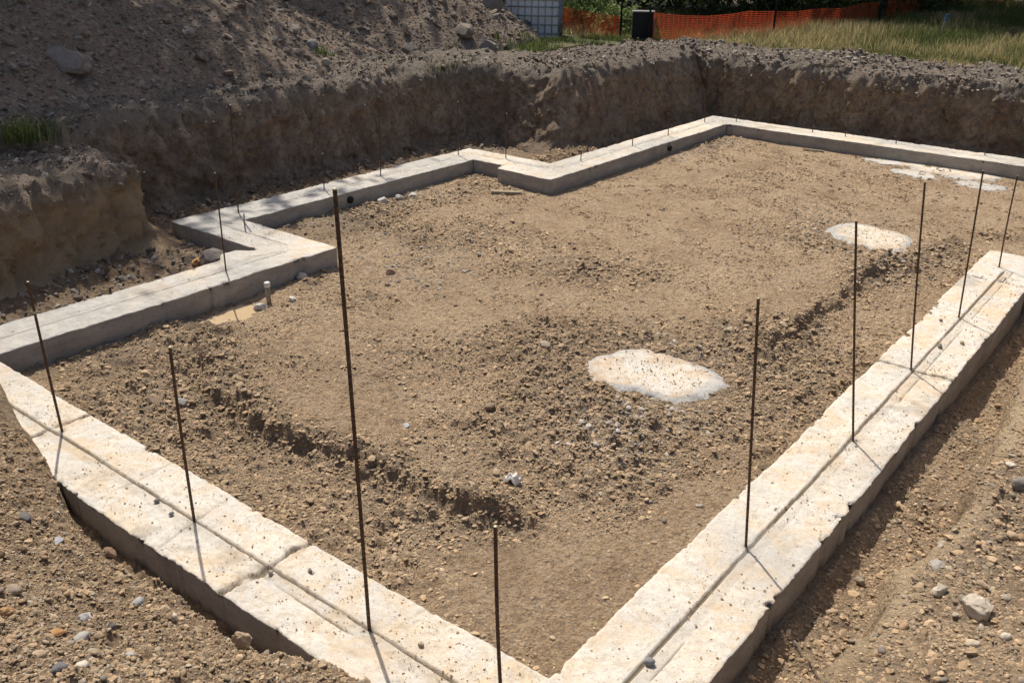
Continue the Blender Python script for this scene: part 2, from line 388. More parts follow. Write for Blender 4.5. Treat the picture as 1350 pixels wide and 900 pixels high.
damp_shade = np.where((X > -1.2) & (Y < 10) & (te_ < 0), damp_shade+.12, damp_shade)
damp_shade = damp_shade + .5*np.clip(fbm(X, Y, .6, 4, 83)-.12, 0, 1) + np.where((Y > 2.7) & (X < -1.3), .24*ss(.35, .9, R+.25*fbm(X, Y, .2, 3, 84)), .12)
damp_shade = damp_shade+.30*ss(2.2, 2.1, Y)+.6*np.exp(-((X+8.2)/.6)**2-((Y-12.1)/.7)**2)  # browner south bank; slump patch darkened in colour in place of tree shade
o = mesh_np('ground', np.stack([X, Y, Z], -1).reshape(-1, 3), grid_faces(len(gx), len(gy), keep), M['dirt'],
            col=np.stack([stony, np.clip(damp_shade, 0, 1), np.where((X > -1.25) & (Y < 9.8) & (Y > 2), .6*np.exp(-((te_-.06)/.09)**2)*np.clip(.5+1.3*fbm(X, Y, .4, 4, 98), 0, 1), 0)], -1).reshape(-1, 3))
tag(o, kind='structure')
# upper ground, one sheet to the horizon with a hole where the pit is
ux = np.concatenate([[-400, -250, -150, -90], steps([(-60, 3), (-26, .5), (-10.6, .5), (9, 3), (60, 30)]), [110, 200, 400]])
uy = np.concatenate([[-400, -250, -150, -90], steps([(-60, 6), (-2, .5), (17.0, .3), (30, 1.5), (60, 20)]), [120, 250, 500]])
X, Y = np.meshgrid(ux, uy, indexing='ij'); Z = upper(X, Y)
cxm = (X[:-1, :-1]+X[1:, 1:])/2; cym = (Y[:-1, :-1]+Y[1:, 1:])/2
keep = ~((cxm > -11.0) & (cxm < 6.5) & (cym > -1.0) & (cym < 17.0))
tag(mesh_np('terrain', np.stack([X, Y, Z-.02], -1).reshape(-1, 3), grid_faces(len(ux), len(uy), keep), M['meadow']), kind='structure')
# ---------------------------------------------------------------- cut banks: strips swept along the foot of the cut
def vn3(x, y, z, s):
    zi = np.floor(z); f = z-zi; f = f*f*(3-2*f)
    return vn(x+zi*13.7, y-zi*7.3, s)*(1-f)+vn(x+(zi+1)*13.7, y-(zi+1)*7.3, s)*f
def f3(x, y, z, wl, octs, s, gain=.5):
    r = 0; a = 1; t = 0
    for k in range(octs):
        r = r+a*vn3(x/wl, y/wl, z/wl, s+k*5); t += a; a *= gain; wl *= .5
    return r/t
SURF = {}
def bank(name, path, top_fn, batter, z0=-.32, apron=1.6, round_=.12, foot=.12, slump=None, sp=.04, tan=False, top_extra=None, seed=200):
    """path: foot of the cut, earth lies to its left; every column rises up the cut face and runs back over the top"""
    pts = [Vector((*p, 0)) for p in path]; S = []; 
    cum = [0]
    for a, b in zip(pts[:-1], pts[1:]): cum.append(cum[-1]+(b-a).length)
    s = np.arange(0, cum[-1], sp); px = np.interp(s, cum, [p.x for p in pts]); py = np.interp(s, cum, [p.y for p in pts])
    def sm(a, w):
        k = np.hanning(2*w+1); k /= k.sum(); return np.convolve(np.pad(a, w, mode='edge'), k, 'valid')
    px2, py2 = sm(px, 5), sm(py, 5); wx, wy = sm(px, 14), sm(py, 14)
    tx, ty = np.gradient(wx), np.gradient(wy); L = np.hypot(tx, ty); nx, ny = -ty/L, tx/L
    zt = top_fn(px2, py2); nf = 34; na = int(apron/.06)
    cols = []
    u = np.linspace(0, 1, nf)
    for i in range(nf):
        zz = z0+(zt-z0)*u[i]
        off = batter*u[i]**1.0 - foot*np.exp(-((zz-FZ)/.12)**2)
        off = off + round_*np.maximum(0, (u[i]-.82)/.18)**2
        if slump is not None: off = off - slump(px2, py2)*(1-u[i])
        cols.append((off, zz, u[i]))
    for j in range(1, na+1):
        a = j*.06; zz = zt+.02*np.minimum(a/.3, 1)+(top_extra(px2+nx*a, py2+ny*a, a) if top_extra else 0)
        off = batter+round_+a
        zz = zz - .09*ss(apron-.25, apron, np.full_like(zt, a))
        cols.append((np.full_like(zt, off), zz, 1.0+a))
    off = np.stack([c[0] for c in cols], 1); zz = np.stack([c[1] for c in cols], 1)
    uu = np.array([c[2] for c in cols])[None, :]+0*off
    X = px2[:, None]+nx[:, None]*off; Y = py2[:, None]+ny[:, None]*off
    face = np.where(uu <= 1, 1, 0)
    n1 = f3(X, Y, zz*.45, .55, 5, seed, .6); n2 = f3(X, Y, zz, .16, 4, seed+50, .65)
    # bucket marks, near vertical scores down the face
    sc_ = vn(s/.22+3*vn(s/1.3, s*0, 5), s*0, 6)[:, None]*.5+vn(s/.09, s*0, 7)[:, None]*.3
    d, hid = worley(s[:, None]+0*off+.05*n1, zz*.6, .3, 77)
    n3 = f3(X+.3*n2, Y, zz*.8, .35, 4, seed+80, .6); crk = np.abs(f3(X, Y, zz, .22, 3, seed+90, .6))
    D = .11*n1+.10*n2-.10*np.clip(np.abs(n3)-.12, -.12, .2)-.05*np.exp(-(crk/.05)**2)*face+.09*sc_*face*np.clip(uu*1.2, 0, 1)+.07*(d-.4)*face
    D = D*(1-.0*face)
    X2 = X+nx[:, None]*D*np.where(uu <= 1, 1, .2); Y2 = Y+ny[:, None]*D*np.where(uu <= 1, 1, .2)
    dd, hh = worley(X, Y, .16, 78); dd2, hh2 = worley(X, Y, .08, 79)
    lump = .07*np.maximum(0, .6-dd)*(hh > .4)+.03*np.maximum(0, .6-dd2)
    Z2 = zz+np.where(uu > .86, .08*n1+.06*n2+lump*1.8, .03*n2)
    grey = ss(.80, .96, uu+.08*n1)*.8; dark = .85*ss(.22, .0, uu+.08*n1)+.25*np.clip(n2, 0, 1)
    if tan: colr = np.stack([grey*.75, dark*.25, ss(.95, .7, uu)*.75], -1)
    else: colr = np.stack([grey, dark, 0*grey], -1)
    SURF[name] = (np.stack([X2, Y2, Z2], -1).reshape(-1, 3), (uu+0*X2).ravel())
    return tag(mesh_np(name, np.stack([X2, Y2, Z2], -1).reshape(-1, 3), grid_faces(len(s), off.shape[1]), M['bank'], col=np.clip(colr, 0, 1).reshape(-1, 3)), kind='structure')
top_w = lambda x, y: 1.02+.05*fbm(x, y, 1.7, 3, 91)
def slump_c(x, y): return .45*np.exp(-((x+8.7)/.55)**2-((y-12.2)/.5)**2)
bank('west_bank', [(-9.9, -1.5), (-9.95, 3.0), (-10.0, 5.0), (-10.15, 6.2), (-10.2, 11.0), (-10.1, 11.9), (-9.7, 12.1), (-8.75, 12.25), (-8.4, 12.6), (-8.25, 14.5), (-8.15, 16.5), (-8.15, 17.6)],
     top_w, .38, slump=slump_c, apron=1.7, seed=200)
bank('north_bank', [(-9.3, 16.42), (-8.2, 16.45), (-5, 16.45), (-1, 16.5), (3, 16.5), (6.5, 16.5)], lambda x, y: .96+.05*fbm(x, y, 1.5, 3, 92)-.006*(x+8), .10, apron=1.8, seed=260,
     top_extra=lambda x, y, a: .10*np.exp(-((a-.75)/.45)**2)*(1+.8*fbm(x, y, .9, 4, 95)))
bank('earth_bench', [(-8.75, .0), (-8.75, 2.0), (-8.8, 3.6), (-9.0, 5.0), (-9.15, 5.25), (-9.5, 5.35), (-10.6, 5.45)],
     lambda x, y: .78+.04*fbm(x, y, 1.1, 3, 93)+0*x, .12, round_=.1, apron=1.6, foot=.3, tan=True, seed=310)
# ---------------------------------------------------------------- spoil heaps
hx = steps([(-24, .25), (-17, .07), (-10.4, .07)]); hy = steps([(-9, .3), (2, .07), (20, .07)])
X, Y = np.meshgrid(hx, hy, indexing='ij'); Hh = heap(X, Y); Zh = upper(X, Y)+Hh
half = np.where(Y+.55*(X+15.3) < 10.9, 0, 1)
for k, lab in ((0, 'large dark stony soil heap filling the top left behind the cut bank'), (1, 'smaller soil heap with boulders beside the white liquid tank')):
    msk = (Hh > -.05) & (half == k)
    kf = msk[:-1, :-1] & msk[1:, 1:] if k == 0 else (Hh[:-1, :-1] > -.05) & (half[1:, 1:] == 1)
    if k == 0: kf = (Hh[:-1, :-1] > -.05) & (half[:-1, :-1]*half[1:, 1:] == 0) & (half[1:, 1:] == 0)
    F = grid_faces(len(hx), len(hy), kf); used = np.unique(F); remap = np.full(X.size, -1); remap[used] = np.arange(len(used))
    V = np.stack([X, Y, Zh], -1).reshape(-1, 3)[used]
    tag(mesh_np('soil_heap', V, remap[F], M['spoil']), lab, 'soil heap')
# ---------------------------------------------------------------- concrete footing: one cast ring swept with mitred corners
FP = [(3.2, 10.46), (-1.535, 10.46), (-1.535, 2.36), (-7.515, 2.36), (-7.515, 5.93), (-9.09, 5.93), (-9.09, 10.58), (-7.53, 10.58), (-7.53, 15.70), (4.6, 15.70)]
FW = .575
RBXY = [(-5.67, 2.40), (-4.14, 2.37), (-2.70, 2.37), (-1.87, 2.37), (-1.56, 4.14), (-1.51, 5.69), (-1.55, 7.08), (-1.56, 8.48), (-1.61, 10.20), (-7.48, 5.01)]
cr_near = [(-3.48, .9), (-5.76, .8)]; cr_right = [7.10]
cross = [-FW/2]*6 + [-FW/2]+list(np.linspace(-FW/2+.004, FW/2-.004, 79))+[FW/2] + [FW/2]*6
zc = [-.42, -.30, -.2, -.13, -.07, -.012] + [0]*81 + [-.012, -.07, -.13, -.2, -.30, -.42]
cross = np.array(cross); zc = np.array(zc); istop = np.array([0]*6+[1]*81+[0]*6, bool)
parts = []; cols_ = []
for i in range(len(FP)-1):
    A = np.array(FP[i]); B = np.array(FP[i+1]); d = B-A; L = np.hypot(*d); d = d/L; n = np.array([-d[1], d[0]])
    def turn(P0, P1, P2):
        a = np.array(P1)-np.array(P0); b_ = np.array(P2)-np.array(P1); return np.sign(a[0]*b_[1]-a[1]*b_[0])
    t0 = turn(FP[i-1], FP[i], FP[i+1]) if i > 0 else 0
    t1 = turn(FP[i], FP[i+1], FP[i+2]) if i < len(FP)-2 else 0
    # a left turn shortens the left side
    dist = math.hypot(A[0]+B[0], A[1]+B[1])/2; step = .011 if i in (1, 2) else (.018 if i < 6 else .03)
    N = int(L/step); u = np.linspace(0, 1, N)[:, None]; c = cross[None, :]
    s0 = c*t0; s1 = L-c*t1; sx = s0+(s1-s0)*u
    X = A[0]+d[0]*sx+n[0]*c; Y = A[1]+d[1]*sx+n[1]*c; Z = zc[None, :]+0*X
    # waviness of the formed edges, worn arrises
    edge = np.clip((np.abs(c)-.2)/(FW/2-.2), 0, 1)**2*np.sign(c)+0*X
    wob = .016*fbm(X, Y, .9, 3, 101)+.012*fbm(X, Y, .12, 5, 102, .7)
    chip = np.maximum(0, fbm(X, Y, .13, 4, 103, .6)-.25)*.07
    off = edge*(wob-chip)
    X = X+n[0]*off; Y = Y+n[1]*off
    Z = Z+.007*fbm(X, Y, .8, 3, 104)*(Z > -.3)+istop*.006*fbm(X, Y, .09, 5, 105, .7)-istop*.006*np.clip(fbm(X, Y, .22, 5, 107, .65)-.18, 0, .3)/.3
    arr = istop[None, :]*np.exp(-((FW/2-np.abs(c))/.006)**2); Z = Z-.005*arr-istop[None, :]*chip*np.exp(-((FW/2-np.abs(c))/.03)**2)*.8
    # keyway: faint trough between two scribed lines, broken here and there
    out_sign = 1  # walking this way the outside of the building ring lies to the right of n or left; set per leg
    inside = np.array([-4.5, 7.5]); mid = (A+B)/2; out_sign = -np.sign(np.dot(inside-mid, n))
    if i == 0: out_sign = -1
    co = c*out_sign
    wv = .008*fbm(X, Y, 1.1, 3, 111)+.004*fbm(X, Y, .09, 3, 114)
    depth = np.clip(.65+.9*fbm(X, Y, .7, 3, 112), .05, 1)
    sl = sx
    endf = ss(.12, .2, sx)*ss(L-.12, L-.2, sx)
    g1 = np.exp(-((co+.006+wv)/.0115)**2)*depth**.4; g2 = np.exp(-((co-.074+wv)/.0075)**2)*np.clip(.35+1.4*fbm(X, Y, .5, 3, 113), 0, 1)
    band = ss(-.004, .004, co+wv)*ss(.076, .066, co+wv)
    g1 = ss(.30, .62, g1); g2 = ss(.35, .7, g2)
    Z = Z-istop*endf*(.016*g1+.008*g2+.003*band)
    dirt = istop*endf*(1.25*g1+.8*g2+.16*band)
    # construction joints
    def crack(dd, w, dp, amt):
        global Z_, dirt_
        k = np.exp(-(dd/w)**2); return k*dp, k*amt
    js = []
    if i == 2: js = [X+3.48+.03*fbm(X, Y, .12, 4, 121)+.05*fbm(Y, X, .5, 2, 122)+.10*(Y-2.36)*0, X+5.76+.05*fbm(X, Y, .14, 4, 123)]
    if i == 1: js = [Y-7.09+.03*fbm(X, Y, .12, 4, 124)-.25*(X+1.53)*0]
    for jd in js:
        jd = jd+.02*fbm(X, Y, .05, 3, 127); k = ss(.25, .7, np.exp(-(jd/.018)**2))*np.clip(1.0+1.0*fbm(X, Y, .12, 3, 125), 0, 1); Z = Z-k*.02*istop; dirt = dirt+istop*k*1.1+istop*np.exp(-(jd/.06)**2)*.6*np.clip(fbm(X, Y, .06, 3, 126)*2, 0, 1)
    hair = []
    if i == 1: hair = [Y-4.13+.35*(X+1.53), Y-6.95-.5*(X+1.53), Y-5.62+.3*(X+1.53), Y-8.46+.1*(X+1.53), Y-5.0-.4*(X+1.53)]
    if i == 2: hair = [X+4.10+.2*(Y-2.3), X+2.62-.1*(Y-2.3), X+4.75+.05*(Y-2.3), X+3.05+.35*(Y-2.3)]
    for k_, jd in enumerate(hair):
        k = np.exp(-((jd+.012*fbm(X, Y, .2, 4, 130+k_))/.009)**2)*np.clip(.3+1.1*fbm(X, Y, .3, 3, 150+k_), 0, 1); Z = Z-k*.005*istop; dirt = dirt+istop*k*.5
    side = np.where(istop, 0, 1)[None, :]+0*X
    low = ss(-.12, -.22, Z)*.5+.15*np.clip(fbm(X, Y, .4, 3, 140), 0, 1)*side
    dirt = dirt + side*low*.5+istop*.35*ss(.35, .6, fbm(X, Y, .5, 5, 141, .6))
    # locally widened pours
    if i == 3: X = X-.15*ss(5.15, 5.3, Y)*ss(5.62, 5.45, Y)*np.clip((-7.5-X)/.29, 0, 1)
    Y = Y-.20*ss(-8.25, -8.19, X)*np.clip((10.6-Y)/.3, 0, 1)*(Y > 9.9)
    for rx, ry in RBXY: dirt = dirt+istop*(.75*np.exp(-((X-rx)**2+(Y-ry)**2)/.022**2)+.25*np.exp(-((X-rx)**2+(Y-ry)**2)/.06**2)*np.clip(.5+fbm(X, Y, .05, 3, 199), 0, 1))
    V = np.stack([X, Y, Z], -1).reshape(-1, 3); parts.append((V, [grid_faces(N, len(cross))]))
    cement_shade = istop*np.clip(fbm(X, Y, 1.3, 3, 142)*1.2-.2+(.60 if i > 2 else 0), 0, .85)  # random cement patches; left and far runs greyed to stand in for tree shade
    cols_.append(np.clip(np.stack([dirt, side, cement_shade], -1), 0, 1).reshape(-1, 3))
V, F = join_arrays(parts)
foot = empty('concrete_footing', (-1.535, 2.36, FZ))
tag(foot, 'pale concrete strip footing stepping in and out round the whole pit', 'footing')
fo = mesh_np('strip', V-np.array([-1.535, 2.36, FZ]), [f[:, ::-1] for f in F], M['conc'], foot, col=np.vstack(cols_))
for (px, py, ax) in ((-8.80, 7.84, 0), (-7.24, 13.35, 0)):
    path = [(px-.30, py, -.10), (px+.012, py, -.10), (px+.03, py, -.10)]
    V, F = tube_arrays(path, [.045, .045, .045], 14)
    mesh_np('drain_pipe', V-np.array([-1.535, 2.36, FZ]), F, M['pipeblack'], foot)
# ---------------------------------------------------------------- starter bars
RB = [
 ((-5.67, 2.40), (-5.69, 2.39, 1.06), 'rusty starter bar with a pale band near its top, leftmost in the front footing', .0085),
 ((-4.14, 2.37), (-4.14, 2.38, 1.07), 'rusty starter bar in the front footing between the tallest and the leftmost bar', .0085),
 ((-2.70, 2.37), (-2.72, 2.35, 2.17), 'tallest rusty starter bar, standing near the middle of the front footing', .0095),
 ((-1.87, 2.37), (-1.91, 2.36, .95), 'short rusty starter bar at the front corner, its foot touching the bottom of the picture', .0085),
 ((-1.56, 4.14), (-1.65, 4.07, 1.47), 'rusty starter bar nearest the viewer in the right footing', .0075),
 ((-1.51, 5.69), (-1.70, 5.55, 1.52), 'rusty starter bar second from the front in the right footing', .0075),
 ((-1.55, 7.08), (-1.70, 6.97, 1.49), 'rusty starter bar beside the joint of the right footing', .0075),
 ((-1.56, 8.48), (-1.62, 8.43, 1.32), 'rusty starter bar next to last at the far end of the right footing', .0075),
 ((-1.61, 10.20), (-1.64, 10.18, .95), 'rusty starter bar on the far end of the right footing', .0075),
 ((-7.48, 5.01), (-7.47, 5.01, .98), 'dark starter bar in the left footing just before its first step', .0075),
 ((-9.09, 6.35), (-9.06, 6.38, 1.25), 'tall dark starter bar at the outer corner of the left step', .0085),
 ((-8.46, 5.98), (-8.46, 5.98, .19), 'very short bar stub on the left step of the footing', .007),
 ((-9.13, 7.71), (-9.12, 7.72, .47), 'short dark starter bar in the left footing above the drain pipe', .0075),
 ((-9.11, 8.70), (-9.09, 8.71, 1.06), 'dark starter bar midway along the recessed left footing', .0075),
 ((-9.18, 10.39), (-9.18, 10.39, .78), 'dark starter bar at the inner corner before the middle step', .0075),
 ((-8.49, 10.67), (-8.48, 10.67, .66), 'dark starter bar on the middle step of the footing', .0075),
 ((-7.57, 11.29), (-7.57, 11.29, .16), 'bar stub just past the tip of the middle step', .0075),
 ((-7.55, 12.71), (-7.57, 12.70, .52), 'dark starter bar above the far drain pipe', .0075),
 ((-7.51, 13.78), (-7.53, 13.77, .36), 'short dark starter bar between the far drain pipe and the far corner', .0075),
 ((-7.62, 15.30), (-7.66, 15.27, .49), 'dark starter bar just before the far footing corner', .0075),
 ((-7.22, 15.72), (-7.23, 15.71, .11), 'bar stub right at the far footing corner', .0075),
 ((-5.80, 15.75), (-5.81, 15.74, .13), 'bar stub in the far footing, second from the corner', .0075),
 ((-4.40, 15.76), (-4.42, 15.74, .12), 'bar stub in the far footing behind the spilt concrete', .0075),
 ((-3.06, 15.80), (-3.08, 15.78, .56), 'taller dark starter bar at the right end of the far footing', .0075),
 ((-5.23, 15.75), (-5.24, 15.74, .08), 'shortest bar stub in the far footing, between two others', .007)]
for (bx, by), (tx, ty, tz), lab, r in RB:
    e = empty('starter_bar', (bx, by, 0)); tag(e, lab, 'rebar', 'steel starter bars standing in the footing')
    n = max(4, int(tz/.013)); jit = random.uniform(-.006, .006)
    path = []; rr = []
    for k in range(n+1):
        f = k/n; w = math.sin(f*3.1)*jit
        path.append(((tx-bx)*f+w, (ty-by)*f+w*.6, -.06+(tz+.06)*f)); rr.append(r*(1.05 if k % 2 else .96))
    V, F = tube_arrays(path, rr, 8); mesh_np('bar', V, F, M['rust'], e, smooth=False)
    V, F = tube_arrays([(tx-bx, ty-by, tz-.004), (tx-bx, ty-by, tz+.0015)], r*1.02, 8); mesh_np('cut_end', V, F, M['tip'], e)
    if 'pale band' in lab:
        f = .80; q = ((tx-bx)*f, (ty-by)*f, tz*f); q2 = ((tx-bx)*(f+.015), (ty-by)*(f+.015), tz*(f+.015))
        V, F = tube_arrays([q, q2], r*1.25, 8); mesh_np('tape_band', V, F, M['tip'], e)
# ---------------------------------------------------------------- pads, spilt concrete, puddle
def slab(name, cx_, cy_, pts, z, lab, cat, seed, grey=.1, th=.03, lift=0):
    k_ = 2.3 if cat.startswith('spilt') else .8
    """irregular flat pour: polar grid out to a ragged outline"""
    pts = np.array(pts)-[cx_, cy_]; ang = np.arctan2(pts[:, 1], pts[:, 0]); rad = np.hypot(pts[:, 0], pts[:, 1]); o_ = np.argsort(ang)
    ang = ang[o_]; rad = rad[o_]; N = 240; th_ = np.linspace(-math.pi, math.pi, N, endpoint=False)
    rr = np.interp(th_, np.r_[ang-2*math.pi, ang, ang+2*math.pi], np.r_[rad, rad, rad])
    nr = 44; f = np.r_[np.linspace(0, 1, nr), 1.03, 1.05]
    T = th_[:, None]; Rr = rr[:, None]*(f[None, :])
    X = cx_+Rr*np.cos(T); Y = cy_+Rr*np.sin(T); w = k_*(f[None, :]**3)*(.06*fbm(X, Y, .26, 5, seed, .7)+.03*fbm(X, Y, .06, 3, seed+1)); X = X+w*np.cos(T); Y = Y+w*np.sin(T)
    fl = 1-np.clip((f-.86)/.19, 0, 1)[None, :]**1.3+0*X
    Z = z+lift*fl+.005*fbm(X, Y, .5, 3, seed+2)+.002*fbm(X, Y, .05, 3, seed+3)-(1-fl)*th
    col = np.stack([.85*ss(.60, 1., f[None, :]+.7*fbm(X, Y, .14, 5, seed+8, .7))+.45*ss(.1, .4, fbm(X, Y, .3, 5, seed+9, .7))+.55*np.clip(ss(.82, 1., f[None, :]+.15*fbm(X, Y, .15, 3, seed+5))+0*X, 0, 1)*.5+.25*ss(.3, .6, fbm(X, Y, .2, 4, seed+6)), 0*X, np.clip(grey+1.1*ss(.72, .97, f[None, :]+.22*fbm(X, Y, .3, 3, seed+4))*1., 0, 1)], -1)
    V = np.stack([X, Y, Z], -1).reshape(-1, 3); ncol = len(f)
    i = np.arange(N)[:, None]*ncol+np.arange(ncol-1)[None, :]; j = (np.arange(N)[:, None]+1) % N*ncol+np.arange(ncol-1)[None, :]
    F = np.stack([i, j, j+1, i+1], -1).reshape(-1, 4)
    return tag(mesh_np(name, V, F[:, ::-1], M['padc'], col=col.reshape(-1, 3)), lab, cat)
zp = lambda x, y: float(hz(np.array([x]), np.array([y]))[0])
slab('concrete_pad', -3.31, 6.12, [(-3.76, 5.82), (-3.80, 6.30), (-3.68, 6.52), (-3.3, 6.55), (-2.88, 6.50), (-2.72, 6.33), (-2.82, 5.92), (-3.25, 5.78)], -.221, 'white concrete pad flush with the dirt, nearer the viewer of the two', 'concrete pad', 401, lift=.001)
slab('concrete_pad', -3.18, 11.15, [(-3.74, 11.1), (-3.64, 11.55), (-3.2, 11.58), (-2.78, 11.38), (-2.72, 11.0), (-2.80, 10.6), (-3.1, 10.68), (-3.5, 10.85)], -.220, 'farther white concrete pad beside the ridge of dark dirt near the right footing', 'concrete pad', 411, lift=.001)
slab('spilt_concrete', -3.45, 15.75-.45, [(-4.3, 15.38), (-3.6, 15.42), (-2.9, 15.40), (-2.55, 15.3), (-2.7, 14.95), (-3.3, 14.85), (-3.9, 15.05)], -.195, 'thin white sheet of spilt concrete against the far footing', 'spilt concrete', 421, .05)
slab('spilt_concrete', -4.35, 15.22, [(-4.75, 15.25), (-4.6, 15.38), (-4.2, 15.38), (-3.98, 15.25), (-4.15, 15.1), (-4.5, 15.08)], -.2, 'small grey patch of spilt concrete left of the white sheet', 'spilt concrete', 431, .45)
slab('spilt_concrete', -3.75, 14.72, [(-4.15, 14.85), (-3.9, 14.93), (-3.5, 14.85), (-3.35, 14.6), (-3.6, 14.5), (-3.95, 14.6)], -.2, 'crumbly grey patch of spilt concrete in front of the white sheet', 'spilt concrete', 441, .4)
slab('spilt_concrete', -2.85, 14.62, [(-3.2, 14.6), (-3.0, 14.82), (-2.7, 14.85), (-2.45, 14.7), (-2.6, 14.4), (-2.95, 14.38)], -.2, 'bluish grey cement stain beside the top of a starter bar', 'spilt concrete', 451, .7)
pw = []; N = 40
for k in range(N):
    a = 2*math.pi*k/N; r = 1+.18*math.sin(2*a+1)+.1*math.sin(5*a); pw.append((-7.03+.26*r*math.cos(a), 4.72+.46*r*math.sin(a), -.245))
V = np.vstack([pw, [(-7.03, 4.72, -.245)]]); F = np.array([(k, (k+1) % N, N) for k in range(N)])
tag(mesh_np('puddle', V, F, M['water']), kind='structure')
# ---------------------------------------------------------------- stones and clods
def ico(sub, seed, amp=.25, squash=(1, 1, .7), ridge=False):
    bm = bmesh.new(); bmesh.ops.create_icosphere(bm, subdivisions=sub, radius=1.0)
    V = np.array([v.co[:] for v in bm.verts]); F = np.array([[v.index for v in f.verts] for f in bm.faces]); bm.free()
    r = 1+amp*f3(V[:, 0]+seed*3.1, V[:, 1], V[:, 2]+seed, .9, 3, seed*13+1, .6)*1.6
    V = V*r[:, None]
    if ridge:   # flatten a few sides so it reads as broken stone
        rg = np.random.default_rng(seed)
        for k in range(9):
            n = rg.normal(size=3); n /= np.linalg.norm(n); q = rg.uniform(.55, .85); dd = V@n-q; V = V-np.maximum(dd, 0)[:, None]*n*.93
    return V*np.array(squash), F
def scatter(name, P3, size, cols, mat, sub=1, ridge=False, smooth=False, seed=1, flat=.65, amp=.3, embed=.38, **kw):
    rg = np.random.default_rng(seed); n = len(P3); K = 7
    which = rg.integers(0, K, n); Vs = []; Fs = []; Cs = []; off = 0
    for k in range(K):
        idx = np.where(which == k)[0]
        if not len(idx): continue
        bv, bf = ico(sub, seed*10+k, amp, (1, rg.uniform(.65, .95), flat*rg.uniform(.8, 1.1)), ridge)
        a = rg.uniform(0, 6.28, len(idx)); ca, sa = np.cos(a), np.sin(a); tl = rg.normal(0, .25, (len(idx), 2))
        s = size[idx][:, None]; x, y, z = bv[:, 0][None]*s, bv[:, 1][None]*s, bv[:, 2][None]*s
        z = z+x*tl[:, :1]+y*tl[:, 1:]
        X = P3[idx, 0][:, None]+x*ca[:, None]-y*sa[:, None]; Y = P3[idx, 1][:, None]+x*sa[:, None]+y*ca[:, None]
        Z = P3[idx, 2][:, None]+z+s*flat*(.5-embed)
        Vs.append(np.stack([X, Y, Z], -1).reshape(-1, 3)); m = len(bv)
        Fs.append((bf[None]+off+np.arange(len(idx))[:, None, None]*m).reshape(-1, 3)); off += m*len(idx)
        Cs.append(np.repeat(cols[idx], m, 0))
    return mesh_np(name, np.vstack(Vs), np.vstack(Fs), mat, smooth=smooth, col=np.vstack(Cs))
PAL_CLOD = np.array([(.56, .405, .25), (.50, .355, .22), (.44, .31, .19), (.60, .44, .28), (.52, .395, .265), (.46, .34, .215)])
PAL_PEB = np.array([(.43, .33, .22), (.39, .30, .20), (.45, .37, .27), (.33, .28, .22), (.48, .41, .32), (.42, .29, .18), (.29, .25, .21), (.38, .29, .20), (.41, .32, .22), (.46, .36, .24)])
PAL_DARK = np.array([(.22, .175, .14), (.17, .14, .115), (.27, .225, .185), (.20, .15, .115), (.32, .285, .25)])
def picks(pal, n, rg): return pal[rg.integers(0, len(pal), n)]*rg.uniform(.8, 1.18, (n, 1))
inpad = lambda x, y: np.any([((x-px)/(a*1.0))**2+((y-py)/(b*.95))**2 < .80+.35*np.sin(x*37+y*19)*np.sin(y*41-x*11) for px, py, a, b in PADS], axis=0)
def onfoot(x, y, m=.03): return dseg(x, y, FP) < FW/2+m
def powsize(rg, n, lo, hi, p=2.2): return lo*(1-rg.uniform(0, 1, n)*(1-(lo/hi)**p))**(-1/p)
# clods over the pit floor
rg = np.random.default_rng(21)
def floor_pts(n, x0, x1, y0, y1, thr):
    x = rg.uniform(x0, x1, n); y = rg.uniform(y0, y1, n); r = rough(x, y)
    k = (rg.uniform(0, 1, n) < np.clip((r-thr)*2.2+.16+.6*fbm(x, y, .35, 3, 89), .03, 1)) & ~inpad(x, y) & ~onfoot(x, y) & (((x+7.03)/.3)**2+((y-4.72)/.5)**2 > 1)
    return x[k], y[k], r[k]
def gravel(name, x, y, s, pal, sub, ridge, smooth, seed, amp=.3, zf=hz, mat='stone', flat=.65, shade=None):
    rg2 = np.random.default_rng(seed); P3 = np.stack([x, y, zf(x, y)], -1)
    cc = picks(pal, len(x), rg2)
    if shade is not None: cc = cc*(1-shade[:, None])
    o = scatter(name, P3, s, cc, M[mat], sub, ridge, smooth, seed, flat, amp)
    return tag(o, kind='stuff')
x, y, r = floor_pts(95000, -7.2, -1.8, 2.65, 7.5, .40)
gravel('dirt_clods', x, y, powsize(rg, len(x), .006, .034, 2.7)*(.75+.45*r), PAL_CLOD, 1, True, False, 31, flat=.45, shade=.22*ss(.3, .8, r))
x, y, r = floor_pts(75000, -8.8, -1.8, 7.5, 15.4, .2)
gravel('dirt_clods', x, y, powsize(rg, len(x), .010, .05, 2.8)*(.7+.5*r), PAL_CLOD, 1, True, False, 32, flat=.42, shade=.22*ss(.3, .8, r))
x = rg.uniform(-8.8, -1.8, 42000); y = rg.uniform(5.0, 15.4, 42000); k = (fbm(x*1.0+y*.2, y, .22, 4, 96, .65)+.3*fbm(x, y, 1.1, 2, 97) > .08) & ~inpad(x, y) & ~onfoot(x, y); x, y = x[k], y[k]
gravel('dirt_clods', x, y, powsize(rg, len(x), .010, .034, 2.4), PAL_CLOD, 1, True, False, 48, flat=.55, shade=.36+0*x)
